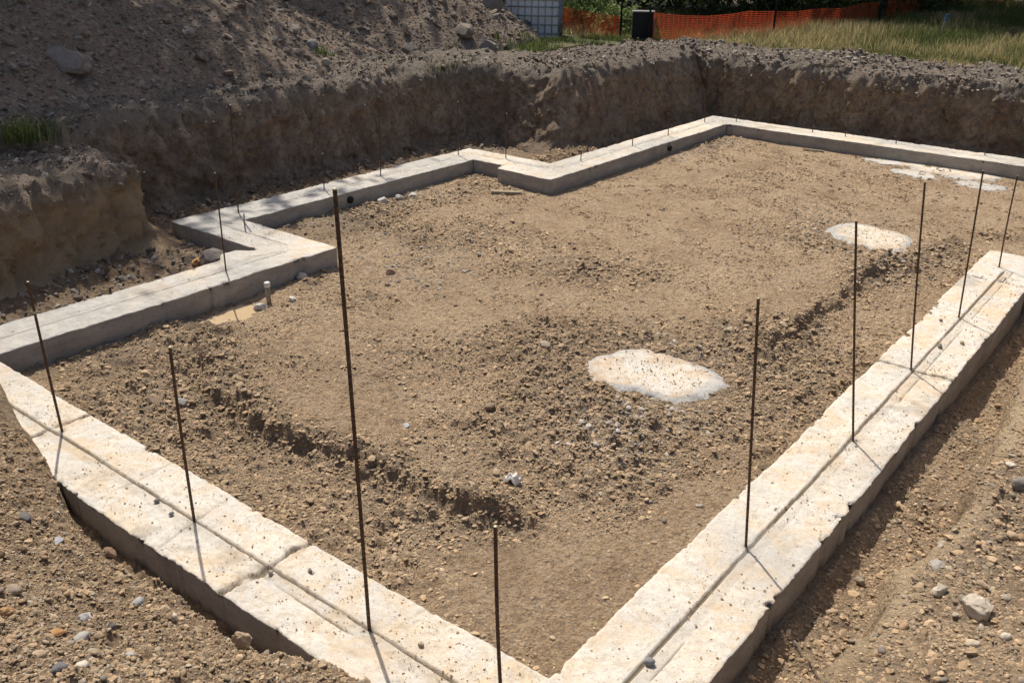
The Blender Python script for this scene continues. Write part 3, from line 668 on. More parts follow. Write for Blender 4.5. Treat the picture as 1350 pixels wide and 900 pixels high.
# grey crumbs of concrete and gravel round the pads and along the left footings
def blob(n, cx_, cy_, sx, sy): return rg.normal(cx_, sx, n), rg.normal(cy_, sy, n)
xs, ys = zip(*[blob(700, -3.0, 5.4, .22, .4), blob(200, -3.2, 6.75, .5, .15), blob(700, -2.75, 10.3, .4, .6), blob(500, -3.9, 11.1, .3, .5), blob(500, -6.9, 7.2, .5, .6), blob(500, -8.5, 8.4, .2, .9), blob(400, -7.0, 14.4, .15, .7), blob(300, -3.4, 14.7, .7, .25), blob(350, -6.3, 6.55, .35, .3), blob(350, -2.75, 4.85, .3, .4)])
x = np.concatenate(xs); y = np.concatenate(ys); k = ~inpad(x, y) & ~onfoot(x, y); x, y = x[k], y[k]
PAL_GREY = np.array([(.40, .36, .31), (.34, .29, .24), (.48, .44, .38), (.26, .23, .19), (.50, .46, .40), (.36, .28, .20)])
gravel('gravel', x, y, powsize(rg, len(x), .008, .04, 2.3), PAL_GREY, 1, True, False, 33)
# south bank pebbles
n = 30000; x = rg.uniform(-6.9, -1.8, n); y = rg.uniform(.3, 2.1, n); k = (y < crest_y(x)-.02) & (rg.uniform(0, 1, n) < .35+.65*ss(.1, .9, crest_y(x)-y)); x, y = x[k], y[k]
gravel('pebbles', x, y, powsize(rg, len(x), .0045, .02, 2.5), PAL_PEB, 2, False, True, 34, .28, flat=.55, shade=.14+0*x)
n = 26000; x = rg.uniform(-6.9, -1.8, n); y = rg.uniform(.3, 2.1, n); k = (y < crest_y(x)-.01); x, y = x[k], y[k]
gravel('dirt_clods', x, y, powsize(rg, len(x), .006, .034, 2.5), PAL_CLOD, 1, True, False, 35, flat=.55, shade=.24+0*x)
# east bank and its trench
n = 16000; x = rg.uniform(-1.2, 1.0, n); y = rg.uniform(2.6, 9.3, n)
k = (rg.uniform(0, 1, n) < np.where(x > -.72, .75, .45)*np.clip(.35+1.1*fbm(x, y, .6, 3, 6)+.3, .15, 1)); x, y = x[k], y[k]
gravel('gravel', x, y, powsize(rg, len(x), .006, .030, 2.4), PAL_PEB, 2, False, True, 36, .3, flat=.55, shade=.14+0*x)
n = 24000; x = rg.uniform(-1.2, 1.0, n); y = rg.uniform(2.6, 9.3, n)
te_ = x-crest_x(x, y); k = (te_ < -.04) | (te_ > .12*rg.uniform(0, 1, n)**.5); x, y = x[k], y[k]; n = len(x)
gravel('dirt_clods', x, y, powsize(rg, n, .007, .042, 2.5), PAL_CLOD, 1, True, False, 37, flat=.5, shade=.15+0*x)
# rubble at the foot of the west cut, on the bench, on the bank tops
n = 6000; x = rg.uniform(-10.4, -7.85, n); y = rg.uniform(2.6, 12.1, n); k = ((x < -9.4) | (y < 5.6)) & ~onfoot(x, y); x, y = x[k], y[k]
gravel('rubble', x, y, powsize(rg, len(x), .015, .075, 2.3), PAL_DARK, 1, True, False, 38)
def bank_rubble(key, n, lo, hi, smin, smax, pal, seed, p=2.2):
    V, uu = SURF[key]; rg2 = np.random.default_rng(seed); idx = np.where((uu > lo) & (uu < hi))[0]
    wgt = np.clip(.25+1.2*fbm(V[idx, 0], V[idx, 1], .5, 3, seed)+.8*(uu[idx] > .97), .04, 2)*np.clip((uu[idx]-lo)/.25, .1, 1); wgt /= wgt.sum()
    P3 = V[rg2.choice(idx, n, p=wgt)]+rg2.uniform(-.03, .03, (n, 3))*[1, 1, 0]
    tag(scatter('rubble', P3, powsize(rg2, n, smin, smax, p), picks(pal, n, rg2), M['stone'], 1, True, False, seed, .65, .3), kind='stuff')
bank_rubble('west_bank', 16000, .72, 2.6, .010, .075, PAL_DARK*1.15, 45)
bank_rubble('north_bank', 12000, .70, 2.7, .014, .085, PAL_DARK*1.15, 46, 2.0)
bank_rubble('earth_bench', 4500, .80, 2.5, .008, .05, PAL_DARK*1.3, 47)
# stones on the heaps
n = 24000; x = rg.uniform(-18.5, -10.8, n); y = rg.uniform(1, 18, n); k = heap(x, y) > .05; x, y = x[k], y[k]
gravel('heap_stones', x, y, powsize(rg, len(x), .018, .12, 2.6), PAL_DARK, 1, True, False, 42, zf=heap_z)
# crumbs on top of the footing
n = 15000; seg = rg.integers(1, len(FP)-1, n); seg = np.where(rg.uniform(0, 1, n) < .5, rg.integers(1, 3, n), seg); t = rg.uniform(0, 1, n)
fp = np.array(FP); d = fp[seg+1 if False else np.minimum(seg+1, len(FP)-1)]-fp[seg]; L = np.hypot(d[:, 0], d[:, 1]); c = rg.uniform(-.26, .26, n)
x = fp[seg, 0]+d[:, 0]*t-d[:, 1]/L*c; y = fp[seg, 1]+d[:, 1]*t+d[:, 0]/L*c; k = (rg.uniform(0, 1, n) < .25+.9*np.clip(fbm(x, y, .5, 3, 500)+.15, 0, 1)) & ((y > 4) | (x > -5.6) | (y > 2.3)); x, y = x[k], y[k]
gravel('dirt_crumbs', x, y, powsize(rg, len(x), .0025, .011, 2.3), PAL_CLOD*.7, 1, True, False, 44, zf=lambda x, y: .0+0*x, flat=.5)
xs, ys = zip(*[blob(380, px, py, a*.5, b_*.5) for px, py, a, b_ in PADS]); x = np.concatenate(xs); y = np.concatenate(ys)
gravel('dirt_crumbs', x, y, powsize(rg, len(x), .004, .014, 2.4), PAL_CLOD, 1, True, False, 49, zf=lambda x, y: -.215+0*x, flat=.5, shade=.25+0*x)
# ---------------------------------------------------------------- single stones one can point at
TANc = (.42, .32, .22); GRY = (.30, .29, .28); PALE = (.56, .51, .43); DRK = (.15, .14, .135); ORG = (.48, .27, .12); BLU = (.36, .365, .37); BRN = (.30, .20, .13)
ST = [ # x, y, radius, tint, label, flat, kind ('p' pebble, 'b' broken)
 (-3.57, 1.69, .034, BLU, 'smooth blue grey pebble in the middle of the left dirt bank', .6, 'p'),
 (-3.47, 1.40, .036, (.46, .45, .43), 'blocky light grey stone below the smooth blue grey pebble on the left bank', .8, 'b'),
 (-3.36, 1.23, .033, ORG, 'orange brown stone low on the left dirt bank', .6, 'b'),
 (-3.38, 1.75, .028, PALE, 'pale cream pebble on the left bank nearest the front footing', .6, 'p'),
 (-3.72, 1.52, .040, TANc, 'broad flat tan pebble left of the smooth blue grey one', .45, 'p'),
 (-3.54, 1.12, .042, (.40, .24, .12), 'rusty brown stone at the left edge of the picture', .7, 'b'),
 (-3.30, 1.30, .038, (.38, .36, .33), 'rounded grey stone beside the orange brown one', .55, 'p'),
 (-3.37, 1.46, .028, DRK, 'dark angular stone between two grey stones on the left bank', .8, 'b'),
 (-2.96, 1.06, .036, (.17, .165, .165), 'dark grey rounded stone at the very bottom left', .8, 'p'),
 (-3.05, 1.37, .026, BLU, 'small bluish stone near the bottom of the left bank', .7, 'b'),
 (-3.73, 1.23, .040, (.29, .23, .18), 'large dull brown pebble close to the left edge', .55, 'p'),
 (-3.15, 1.07, .032, TANc, 'round tan pebble above the dark grey bottom left stone', .7, 'p'),
 (-4.63, 1.67, .045, DRK, 'flat dark grey stone high up the left bank by the left edge', .35, 'p'),
 (-4.34, 1.70, .040, BLU, 'flat bluish stone slab flush with the upper left bank', .3, 'b'),
 (-4.20, 1.88, .045, BRN, 'brown dirt lump on the brink of the left bank', .9, 'b'),
 (-3.00, 1.86, .055, (.36, .27, .18), 'biggest dirt lump at the brink of the left bank, toward the lower edge', .8, 'b'),
 (-3.01, 1.16, .030, PALE, 'pale flat pebble right of the dark grey bottom left stone', .5, 'p'),
 (-.39, 4.08, .085, (.50, .44, .36), 'biggest pale boulder on the right dirt bank', .75, 'b'),
 (-.58, 4.19, .045, (.52, .46, .37), 'pale blocky stone left of the biggest boulder on the right bank', .85, 'b'),
 (-.47, 5.47, .060, (.22, .20, .18), 'dark rounded stone high on the right bank', .7, 'p'),
 (-.40, 4.82, .034, TANc, 'small oval tan pebble midway up the right bank', .6, 'p'),
 (-.66, 4.46, .045, (.36, .33, .29), 'grey stone near the brink of the right bank', .6, 'b'),
 (-.35, 3.83, .032, (.56, .48, .36), 'cream round pebble at the bottom right edge of the picture', .7, 'p'),
 (-.24, 3.87, .026, (.55, .49, .40), 'small cream pebble right of the cream round one', .7, 'p'),
 (-.58, 5.70, .038, PALE, 'pale flat stone at the upper end of the right bank', .4, 'b'),
 (-.42, 4.30, .034, TANc, 'tan stone just behind the biggest boulder', .5, 'b'),
 (-1.04, 4.59, .035, (.33, .27, .20), 'round clod on the trench floor beside the right footing', .8, 'b'),
 (-1.07, 5.31, .040, (.38, .29, .20), 'flat clod lying in the shadow edge of the right trench', .5, 'b'),
 (-4.29, 5.97, .060, (.44, .36, .27), 'pale lump alone on the open dirt beyond the tallest bar', .6, 'b'),
 (-3.94, 4.79, .050, (.28, .21, .15), 'dark broken lump on the open dirt behind the crumpled white scrap', .6, 'b'),
 (-4.26, 4.21, .040, (.42, .44, .45), 'flat grey blue chip on the open dirt right of the tallest bar', .3, 'b'),
 (-6.12, 3.32, .085, (.27, .20, .14), 'large brown lump by the dirt ridge near the left footing', .6, 'b'),
 (-5.92, 3.45, .060, (.34, .32, .29), 'grey slab of stone leaning by the large brown lump', .7, 'b'),
 (-6.55, 3.52, .065, (.43, .32, .20), 'orange tan lump left of the large brown one', .6, 'b'),
 (-7.20, 5.72, .060, (.46, .44, .40), 'grey white stone against the inner face of the left footing', .9, 'b'),
 (-8.34, 5.25, .085, ORG, 'orange brick coloured chunk in the dark trench outside the left footing', .8, 'b'),
 (-8.18, 5.35, .16, (.22, .19, .17), 'big dark clod at the corner outside the left step', .8, 'b'),
 (-6.64, 6.42, .060, (.15, .09, .07), 'dark reddish lump on the pale spill beside the left step tip', .7, 'b'),
 (-3.12, 6.15, .022, (.30, .25, .19), 'small brown stone lying on the nearer concrete pad', .7, 'b'),
 (-3.2, 7.35, .05, (.42, .36, .28), 'pale lump behind the nearer concrete pad', .6, 'b'),
 (-12.0, 13.75, .27, (.24, .20, .165), 'large pale slab like boulder near the top of the smaller heap', .6, 'b'),
 (-11.60, 13.95, .26, (.25, .22, .195), 'dark boulder just below the pale slab on the smaller heap', .75, 'b'),
 (-11.67, 5.96, .26, (.28, .24, .21), 'angular boulder half buried in the left part of the large heap', .7, 'b'),
 (-12.40, 10.1, .18, (.24, .205, .175), 'grey slab boulder on the right shoulder of the large heap', .45, 'b'),
 (-12.08, 10.15, .13, (.26, .25, .24), 'rounded grey stone beside the small grass tuft on the heap', .8, 'p'),
 (-11.55, 9.95, .08, (.40, .33, .25), 'light tan stone at the foot of the heap below the small grass tuft', .7, 'p'),
 (-12.11, 12.45, .17, (.24, .205, .18), 'stubby dark stone between the two soil heaps', .8, 'b'),
 (-12.6, 15.3, .28, (.23, .20, .18), 'dark boulder cluster lump at the crest of the smaller heap beside the tank', .8, 'b'),
 (-13.2, 9.0, .13, (.32, .30, .27), 'flat light stone high on the right part of the large heap', .4, 'b'),
 (-12.0, 7.9, .15, (.30, .27, .24), 'flat brown stone in the middle of the large heap face', .5, 'b')]
TOPS = [(-4.45, 2.33, .017, (.24, .22, .20), 'small grey pebble on the front footing between two bars, the farther of a pair', .7, 'p'),
 (-4.27, 2.31, .017, (.20, .20, .20), 'small flat grey pebble on the front footing, the nearer of a pair', .5, 'p'),
 (-1.50, 7.67, .030, (.27, .25, .21), 'dark stone on the right footing just beyond its joint', .7, 'b'),
 (-1.38, 7.87, .028, (.42, .33, .22), 'tan stone right of the dark one on the right footing', .7, 'b'),
 (-1.66, 8.28, .018, (.24, .20, .17), 'small brown stone on the inner half of the right footing', .7, 'b'),
 (-1.52, 3.02, .024, (.25, .25, .255), 'blue grey pebble in the groove of the right footing at the front', .9, 'p'),
 (-2.42, 2.44, .022, (.36, .28, .20), 'brown clod on the front footing right of the tallest bar', .6, 'b'),
 (-3.40, 2.33, .020, (.32, .29, .24), 'tan chip in the joint of the front footing', .6, 'b'),
 (-3.25, 2.47, .015, (.24, .20, .17), 'tiny dark stone on the front footing beside its joint', .8, 'b')]
for k, (x, y, r_, tint, lab, flat, kd) in enumerate(ST+TOPS):
    up_ = k >= len(ST)
    z = .004 if up_ else (heap_z(np.array([x]), np.array([y]))[0] if x < -10.8 else zp(x, y))
    V, F = ico(4 if r_ > .05 else 3, 600+k, .22 if kd == 'p' else .34, (1, random.uniform(.65, .9), flat), kd == 'b')
    a = random.uniform(0, 6.28); V = V*r_
    V = V + .05*r_*f3(V[:, 0]/r_+k, V[:, 1]/r_, V[:, 2]/r_, .25, 2, 900+k)[:, None]*V/r_
    V = np.stack([V[:, 0]*math.cos(a)-V[:, 1]*math.sin(a), V[:, 0]*math.sin(a)+V[:, 1]*math.cos(a), V[:, 2]], -1)
    o = mesh_np('stone' if 'lump' not in lab and 'clod' not in lab else 'dirt_clod', V, F, M['rock'] if r_ > .07 else M['stone'], smooth=(kd == 'p'), col=np.repeat([tint], len(V), 0), loc=(x, y, z+flat*r_*.32))
    if r_ > .12: o.rotation_euler = (random.uniform(-.3, .3), .35, 0)
    tag(o, lab, 'stone' if 'lump' not in lab and 'clod' not in lab else 'dirt clod')
# crumpled pale scrap, offcut of board, pipe stub, white rubble pieces
rs = np.random.default_rng(5)
gr = 26; U, Vv = np.meshgrid(np.linspace(-1, 1, gr), np.linspace(-1, 1, gr), indexing='ij')
rr = np.sqrt(U**2+Vv**2)
Xs = .075*U*(1-.2*rr); Ys = .055*Vv*(1-.2*rr); Zs = .035+.035*fbm(U, Vv, .7, 3, 700)-.03*rr**2+.03*np.abs(np.sin(4*U+2*Vv))*.6
Vt = np.stack([Xs, Ys, Zs], -1).reshape(-1, 3); Vb = Vt-[0, 0, .006]
Fg = grid_faces(gr, gr); V = np.vstack([Vt, Vb]); ring = [i*gr for i in range(gr)]+[(gr-1)*gr+j for j in range(1, gr)]+[i*gr+gr-1 for i in range(gr-2, -1, -1)]+[j for j in range(gr-2, 0, -1)]
Fr = np.array([(ring[i], ring[(i+1) % len(ring)], ring[(i+1) % len(ring)]+gr*gr, ring[i]+gr*gr) for i in range(len(ring))])
tag(mesh_np('crumpled_scrap', V, np.vstack([Fg, Fg[:, ::-1]+gr*gr, Fr]), M['pvc'], smooth=False, loc=(-3.15, 4.07, zp(-3.15, 4.07)+.01)), 'crumpled whitish scrap on the dirt between the pad and the front bar', 'scrap')
bm = bmesh.new(); add_box(bm, (0, 0, .02), (.42, .10, .035), .004); o = obj_bm('board_offcut', bm, M['wood']); o.location = (-7.72, 9.72, zp(-7.72, 9.72)+.0); o.rotation_euler = (0, .04, .62+.1)
tag(o, 'short weathered board lying on the dirt in front of the middle step', 'board')
bm = bmesh.new(); add_box(bm, (0, 0, .012), (.34, .05, .02), .003); o = obj_bm('board_offcut', bm, M['wood']); o.location = (-5.55, 15.2, zp(-5.55, 15.2)+.01); o.rotation_euler = (0, 0, .15)
tag(o, 'thin pale board strip lying close to the far footing', 'board')
e = empty('pipe_stub', (-6.98, 5.11, zp(-6.98, 5.11))); tag(e, 'short white pipe stub standing in the dirt beside the left footing', 'pipe')
V, F = tube_arrays([(0, 0, -.05), (0, 0, .16)], .022, 16); mesh_np('pipe', V, F, M['wood'], e)
V, F = tube_arrays([(0, 0, .155), (0, 0, .158), (0, 0, .20), (0, 0, .207)], [.022, .030, .030, .022], 16); mesh_np('cap', V, F, M['pvc'], e)
WR = [(-6.93, 4.97, .07, 'white lump of concrete at the foot of the pipe stub'), (-6.80, 5.25, .05, 'small white concrete lump behind the pipe stub'), (-8.62, 8.25, .09, 'white chunk of concrete rubble right beside the left drain pipe'),
      (-8.60, 8.52, .08, 'angular pale concrete chunk in the middle of the rubble along the left footing'), (-8.58, 8.78, .07, 'pale concrete chunk farthest from the left drain pipe')]
for k, (x, y, r_, lab) in enumerate(WR):
    V, F = ico(3, 800+k, .3, (1, .75, .6), True); tag(mesh_np('concrete_chunk', V*r_, F, M['stone'], smooth=False, col=np.repeat([(.58, .56, .52)], len(V), 0), loc=(x, y, zp(x, y)+r_*.25)), lab, 'concrete chunk')
# ---------------------------------------------------------------- liquid tank, black box, fence, stakes
def bar(bm, a, b, r, n=6):
    a = Vector(a); b = Vector(b); d = b-a; m = Matrix.Translation((a+b)/2) @ d.to_track_quat('Z', 'Y').to_matrix().to_4x4()
    bmesh.ops.create_cone(bm, cap_ends=True, segments=n, radius1=r, radius2=r, depth=d.length, matrix=m)
tx, ty, rz = -12.9, 17.15, math.radians(31)
tk = empty('liquid_tank', (tx, ty, .74), rz); tag(tk, 'white plastic liquid tank in a steel cage, half hidden by the smaller heap', 'liquid tank')
bm = bmesh.new(); add_box(bm, (0, 0, .60), (1.12, .94, .96), .05); obj_bm('tank', bm, M['tank'], tk, True)
bm = bmesh.new()
for i in range(9):
    x = -.59+i*1.18/8
    for yy in (-.49, .49): bar(bm, (x, yy, .12), (x, yy, 1.12), .009)
for i in range(7):
    y = -.49+i*.98/6
    for xx in (-.59, .59): bar(bm, (xx, y, .12), (xx, y, 1.12), .009)
for zz in (.14, .32, .5, .68, .86, 1.0, 1.12):
    for yy in (-.49, .49): bar(bm, (-.59, yy, zz), (.59, yy, zz), .011)
    for xx in (-.59, .59): bar(bm, (xx, -.49, zz), (xx, .49, zz), .011)
for y in (-.2, .2): bar(bm, (-.59, y, 1.125), (.59, y, 1.125), .011)
obj_bm('cage', bm, M['steel'], tk, True)
bm = bmesh.new()
for y in (-.42, 0, .42): add_box(bm, (0, y, .05), (1.2, .12, .09), .006)
for x in (-.5, -.25, 0, .25, .5): add_box(bm, (x, 0, .108), (.14, 1.0, .02), .003)
obj_bm('pallet', bm, M['pallet'], tk)
bm = bmesh.new(); bar(bm, (0, 0, 1.08), (0, 0, 1.14), .09, 20); obj_bm('lid', bm, M['black'], tk, True)
bx = empty('black_box', (-10.55, 17.85, .95), math.radians(33)); tag(bx, 'upright black box with a grey rim between the two lengths of orange net', 'box')
bm = bmesh.new(); add_box(bm, (0, 0, .30), (.44, .30, .62), .02); obj_bm('box_body', bm, M['black'], bx)
bm = bmesh.new()
add_box(bm, (0, 0, .622), (.47, .33, .022), .004)
add_box(bm, (.235, -.14, .30), (.025, .025, .62), .003)
obj_bm('rim', bm, M['grey'], bx)
def post(parent, x, y, h, r=.022):
    bm = bmesh.new(); add_box(bm, (0, 0, h/2-.1), (.045, .008, h+.2)); add_box(bm, (0, .018, h/2-.1), (.008, .03, h+.2))
    for k in range(int(h/.12)): add_box(bm, (0, -.007, .15+k*.12), (.014, .01, .03))
    o = obj_bm('post', bm, M['black'], parent); return o
def net_fence(name, pts, tops, lab, holes=.045, posts=(), droop=.04, seed=1):
    """woven plastic net hung between posts: real cross strands"""
    base = pts[0]; e = empty(name, (*base, .95)); tag(e, lab, 'fence', 'orange safety fence round the site')
    cum = [0]
    for a, b in zip(pts[:-1], pts[1:]): cum.append(cum[-1]+math.dist(a, b))
    L = cum[-1]; Ns = int(L/.07)+1; s = np.linspace(0, L, Ns); px = np.interp(s, cum, [p[0] for p in pts]); py = np.interp(s, cum, [p[1] for p in pts]); tz = np.interp(s, cum, tops)
    tx_, ty_ = np.gradient(px), np.gradient(py); ln = np.hypot(tx_, ty_); nx, ny = -ty_/ln, tx_/ln
    w = .05*fbm(s, s*0+seed, .9, 3, seed)+.03*fbm(s, s*0, .3, 2, seed+3)
    sag = droop*np.abs(np.sin(s*1.4))+.05*fbm(s, s*0, 1.2, 3, seed+5)
    rows = int(1.0/holes); parts = []
    def P_(sv, f):  # f 0 bottom .. 1 top
        i = np.interp(sv, s, np.arange(Ns)); wv = np.interp(sv, s, w); b = wv*(.4+np.sin(f*3)*.9)
        z = (np.interp(sv, s, tz)-np.interp(sv, s, sag))*f
        return np.stack([np.interp(sv, s, px)+np.interp(sv, s, nx)*b-base[0], np.interp(sv, s, py)+np.interp(sv, s, ny)*b-base[1], z+.0*sv], -1)
    nrow = 17
    for r in range(nrow):
        f0 = r/nrow; f1 = f0+.34/nrow; a = P_(s, f0); b = P_(s, f1); V = np.stack([a, b], 1).reshape(-1, 3)
        F = np.array([(2*i, 2*i+2, 2*i+3, 2*i+1) for i in range(Ns-1)]); parts.append((V, [F]))
    sv = np.arange(0, L-.02, .11)
    fs = np.linspace(0, 1-.4/nrow, 7)
    for v in sv:
        a = np.array([P_(np.array([v]), f)[0] for f in fs]); b = np.array([P_(np.array([v+.012]), f)[0] for f in fs]); a[:, :2] += .003; b[:, :2] += .003
        V = np.stack([a, b], 1).reshape(-1, 3); F = np.array([(2*i, 2*i+1, 2*i+3, 2*i+2) for i in range(len(fs)-1)]); parts.append((V, [F]))
    V, F = join_arrays(parts); mesh_np('net', V, F, M['orange'], e, smooth=False)
    for (x, y, h) in posts:
        o = post(e, 0, 0, h); o.location = (x-base[0], y-base[1], 0)
    return e
net_fence('safety_fence', [(-14.9, 17.9), (-13.2, 18.3), (-11.25, 18.1)], [.62, .58, .52], 'thin sun bleached orange net between the tank and the black box', posts=[(-11.22, 18.06, 1.3), (-14.9, 17.95, 1.0)], seed=11)
net_fence('safety_fence', [(-10.25, 17.75), (-9.4, 18.9), (-8.6, 20.2), (-8.15, 22.2), (-7.9, 24.8)], [.60, .60, .64, .62, .72], 'bright orange net running right from the black box', posts=[(-8.62, 20.15, 1.4), (-10.3, 17.7, .75), (-7.9, 24.85, .8)], seed=21)
net_fence('safety_fence', [(-7.85, 25.2), (-8.3, 29.0), (-8.7, 32.0)], [.75, .9, 1.25], 'farther orange net climbing beyond the end of the bright one', posts=[(-8.7, 32.05, 1.3)], seed=31)
net_fence('safety_fence', [(-8.6, 33.0), (-7.9, 35.3), (-7.4, 37.5)], [.9, 1.0, 1.1], 'last piece of orange net at the top edge of the picture', posts=[(-8.6, 33.0, 1.2)], seed=41)
e = empty('survey_stake', (-5.55, 21.5, .93)); tag(e, 'wooden survey stake with a blue painted top in the dry grass', 'stake')
bm = bmesh.new(); add_box(bm, (0, 0, .25), (.05, .025, .62), .003); obj_bm('stake', bm, M['wood'], e)
bm = bmesh.new(); add_box(bm, (0, 0, .63), (.052, .027, .15), .003); obj_bm('painted_top', bm, M['blue'], e); e.rotation_euler = (.05, .14, .5)
e = empty('survey_stake', (-4.3, 22.3, .93)); tag(e, 'short dark stake in the grass at the right edge of the picture', 'stake')
bm = bmesh.new(); add_box(bm, (0, 0, .2), (.05, .03, .5), .003); add_box(bm, (0, 0, .38), (.16, .02, .09), .003); obj_bm('stake', bm, M['bark'], e)
# ---------------------------------------------------------------- grass
def blades(name, x, y, z, h, tint, spread=.35, w=.007, seed=1, seg=3, label=None, cat=None, group=None):
    rg2 = np.random.default_rng(seed); n = len(x); a = rg2.uniform(0, 6.28, n); lean = rg2.uniform(.05, spread+.25, n)*h; wv = w*rg2.uniform(.7, 1.4, n)
    V = np.zeros((n, seg*2+1, 3)); 
    for k in range(seg+1):
        f = k/seg; cx_ = x+np.cos(a)*lean*f*f; cy_ = y+np.sin(a)*lean*f*f; cz = z+h*(f-.25*f*f*lean/h)
        if k < seg:
            ww = wv*(1-.6*f); V[:, 2*k] = np.stack([cx_-np.sin(a)*ww, cy_+np.cos(a)*ww, cz], -1); V[:, 2*k+1] = np.stack([cx_+np.sin(a)*ww, cy_-np.cos(a)*ww, cz], -1)
        else: V[:, 2*k] = np.stack([cx_, cy_, cz], -1)
    m = seg*2+1; base = np.arange(n)[:, None]*m; Q = np.vstack([base+np.array([2*k, 2*k+1, 2*k+3, 2*k+2]) for k in range(seg-1)]); T = base+np.array([2*seg-2, 2*seg-1, 2*seg])
    o = mesh_np(name, V.reshape(-1, 3), [Q, T], M['blade'], smooth=False, col=np.repeat(tint, m, 0))
    if label: tag(o, label, cat, group)
    else: tag(o, kind='stuff')
    return o
GR = np.array([(.09, .13, .035), (.12, .16, .05), (.07, .10, .03), (.16, .17, .06)]); DRY = np.array([(.48, .40, .20), (.42, .34, .16), (.54, .45, .26), (.24, .24, .10)])
rg = np.random.default_rng(77)
n = 170000; y = 17.35+rg.uniform(0, 1, n)**1.7*17; x = rg.uniform(-12.8, 3, n)
y = np.where(x < -8.5, y+.1, y); lim = 17.3+np.clip(-(x+8.5), 0, 2)*0
k = (rg.uniform(0, 1, n) < .35+.65*ss(17.6, 18.6, y+.5*fbm(x, y, .8, 3, 301))); k &= ~((x > -13.8) & (x < -12.0) & (y < 17.9)); k &= heap(x, y) < .06; x, y = x[k], y[k]
pch = .0+1.3*fbm(x, y, 1.3, 3, 302)+rg.normal(0, .25, len(x))+.25*ss(20, 22, y)+.35*ss(-9.5, -11, x)+.45*ss(22.5, 25, y); dry = (pch < .34)[:, None]
tint = np.where(dry, DRY[rg.integers(0, 4, len(x))], GR[rg.integers(0, 4, len(x))])*rg.uniform(.75, 1.15, (len(x), 1))
blades('grass', x, y, upper(x, y)-.03, rg.uniform(.12, .36, len(x))*(1+.25*ss(19.5, 21, y+1.2*fbm(x, y, 1.2, 3, 304)))*(1+.6*np.clip(fbm(x, y, 2, 2, 303), -.5, 1))*(.6+.4*ss(18.2, 19.6, y)), tint, .5, .0055, 51)
# sparse weeds along the bank edge before the heaps
n = 3600; x = rg.uniform(-11.9, -10.5, n); y = rg.uniform(11.2, 16.6, n); k = fbm(x, y, .7, 3, 305) > -.05; x, y = x[k], y[k]
blades('weeds', x, y, np.maximum(heap_z(x, y), 1.0)-.01, rg.uniform(.05, .18, len(x)), GR[rg.integers(0, 4, len(x))]*rg.uniform(.6, 1.2, (len(x), 1)), .8, .008, 52)
def tuft(x0, y0, z0, n, r, h, lab, seed, pal=GR):
    rg2 = np.random.default_rng(seed); x = rg2.normal(x0, r, n); y = rg2.normal(y0, r, n)
    blades('grass_tuft', x, y, z0+0*x, rg2.uniform(.4, 1, n)*h, pal[rg2.integers(0, len(pal), n)]*rg2.uniform(.8, 1.4, (n, 1)), .9, .006, seed, label=lab, cat='grass tuft')
tuft(-10.15, 4.55, .98, 260, .16, .34, 'green grass tuft at the left edge on the bank above the bench', 61)
tuft(-11.95, 10.2, 1.2, 120, .09, .24, 'small grass tuft growing at the foot of the large soil heap', 62)

# ---------------------------------------------------------------- trees and shrubs
def crown_mesh(name, clumps, per, R3, leaf, pal, seed, low=-.2, sigma=.16):
    rg2 = np.random.default_rng(seed); d = rg2.normal(size=(clumps, 3)); d /= np.linalg.norm(d, axis=1)[:, None]; d[:, 2] = np.where(d[:, 2] < low, -d[:, 2]*.6, d[:, 2])
    C = d*rg2.uniform(.35, 1.0, (clumps, 1))**.6*np.array(R3); n = clumps*per
    cs = rg2.uniform(.6, 1.3, clumps); P = np.repeat(C, per, 0)+rg2.normal(size=(n, 3))*np.array(R3)*sigma*np.repeat(cs, per)[:, None]*.9
    u = rg2.normal(size=(n, 3)); u /= np.linalg.norm(u, axis=1)[:, None]; v = np.cross(u, rg2.normal(size=(n, 3))); v /= np.linalg.norm(v, axis=1)[:, None]
    s = leaf*rg2.uniform(.6, 1.3, n)[:, None]; V = np.stack([P-u*s, P+v*s*.42, P+u*s, P-v*s*.42], 1)
    F = np.arange(n*4).reshape(n, 4); col = np.repeat(pal[rg2.integers(0, len(pal), n)]*np.repeat(rg2.uniform(.75, 1.25, clumps), per)[:, None]*rg2.uniform(.8, 1.2, (n, 1)), 4, 0)
    me_o = mesh_np(name, V.reshape(-1, 3), F, M['leaf'], smooth=False, col=col); return me_o, C
LEAF = np.array([(.055, .085, .025), (.07, .105, .03), (.045, .07, .022), (.09, .12, .04)])
def make_tree(H_, R3, seed, clumps=70, per=75, leaf=.17):
    root = empty('tree', (0, 0, 0)); rg2 = random.Random(seed)
    cr, C = crown_mesh('crown', clumps, per, R3, leaf, LEAF, seed); cr.location = (0, 0, H_); cr.parent = root
    parts = [tube_arrays([(0, 0, -.3), (.05, 0, .3), (.1, .05, H_*.35), (-.05, .1, H_*.7), (0, 0, H_*1.15)], [.30, .22, .19, .14, .05], 10)]
    for k in range(9):
        c = C[rg2.randrange(len(C))]; z0 = H_*rg2.uniform(.45, .85); parts.append(tube_arrays([(0, 0, z0), (c[0]*.45, c[1]*.45, z0*.6+(H_+c[2])*.4+.3), (c[0]*.95, c[1]*.95, H_+c[2])], [.09, .06, .02], 6))
    V, F = join_arrays(parts); mesh_np('trunk', V, F, M['bark'], root); return root
def copy_tree(root, loc, rz, sc_):
    r = root.copy(); COL.objects.link(r); r.location = loc; r.rotation_euler.z = rz; r.scale = (sc_, sc_, sc_)
    for ch in root.children:
        c = ch.copy(); COL.objects.link(c); c.parent = r
    return r
tr = make_tree(10.0, (5.0, 5.0, 4.2), 5, 100, 150)
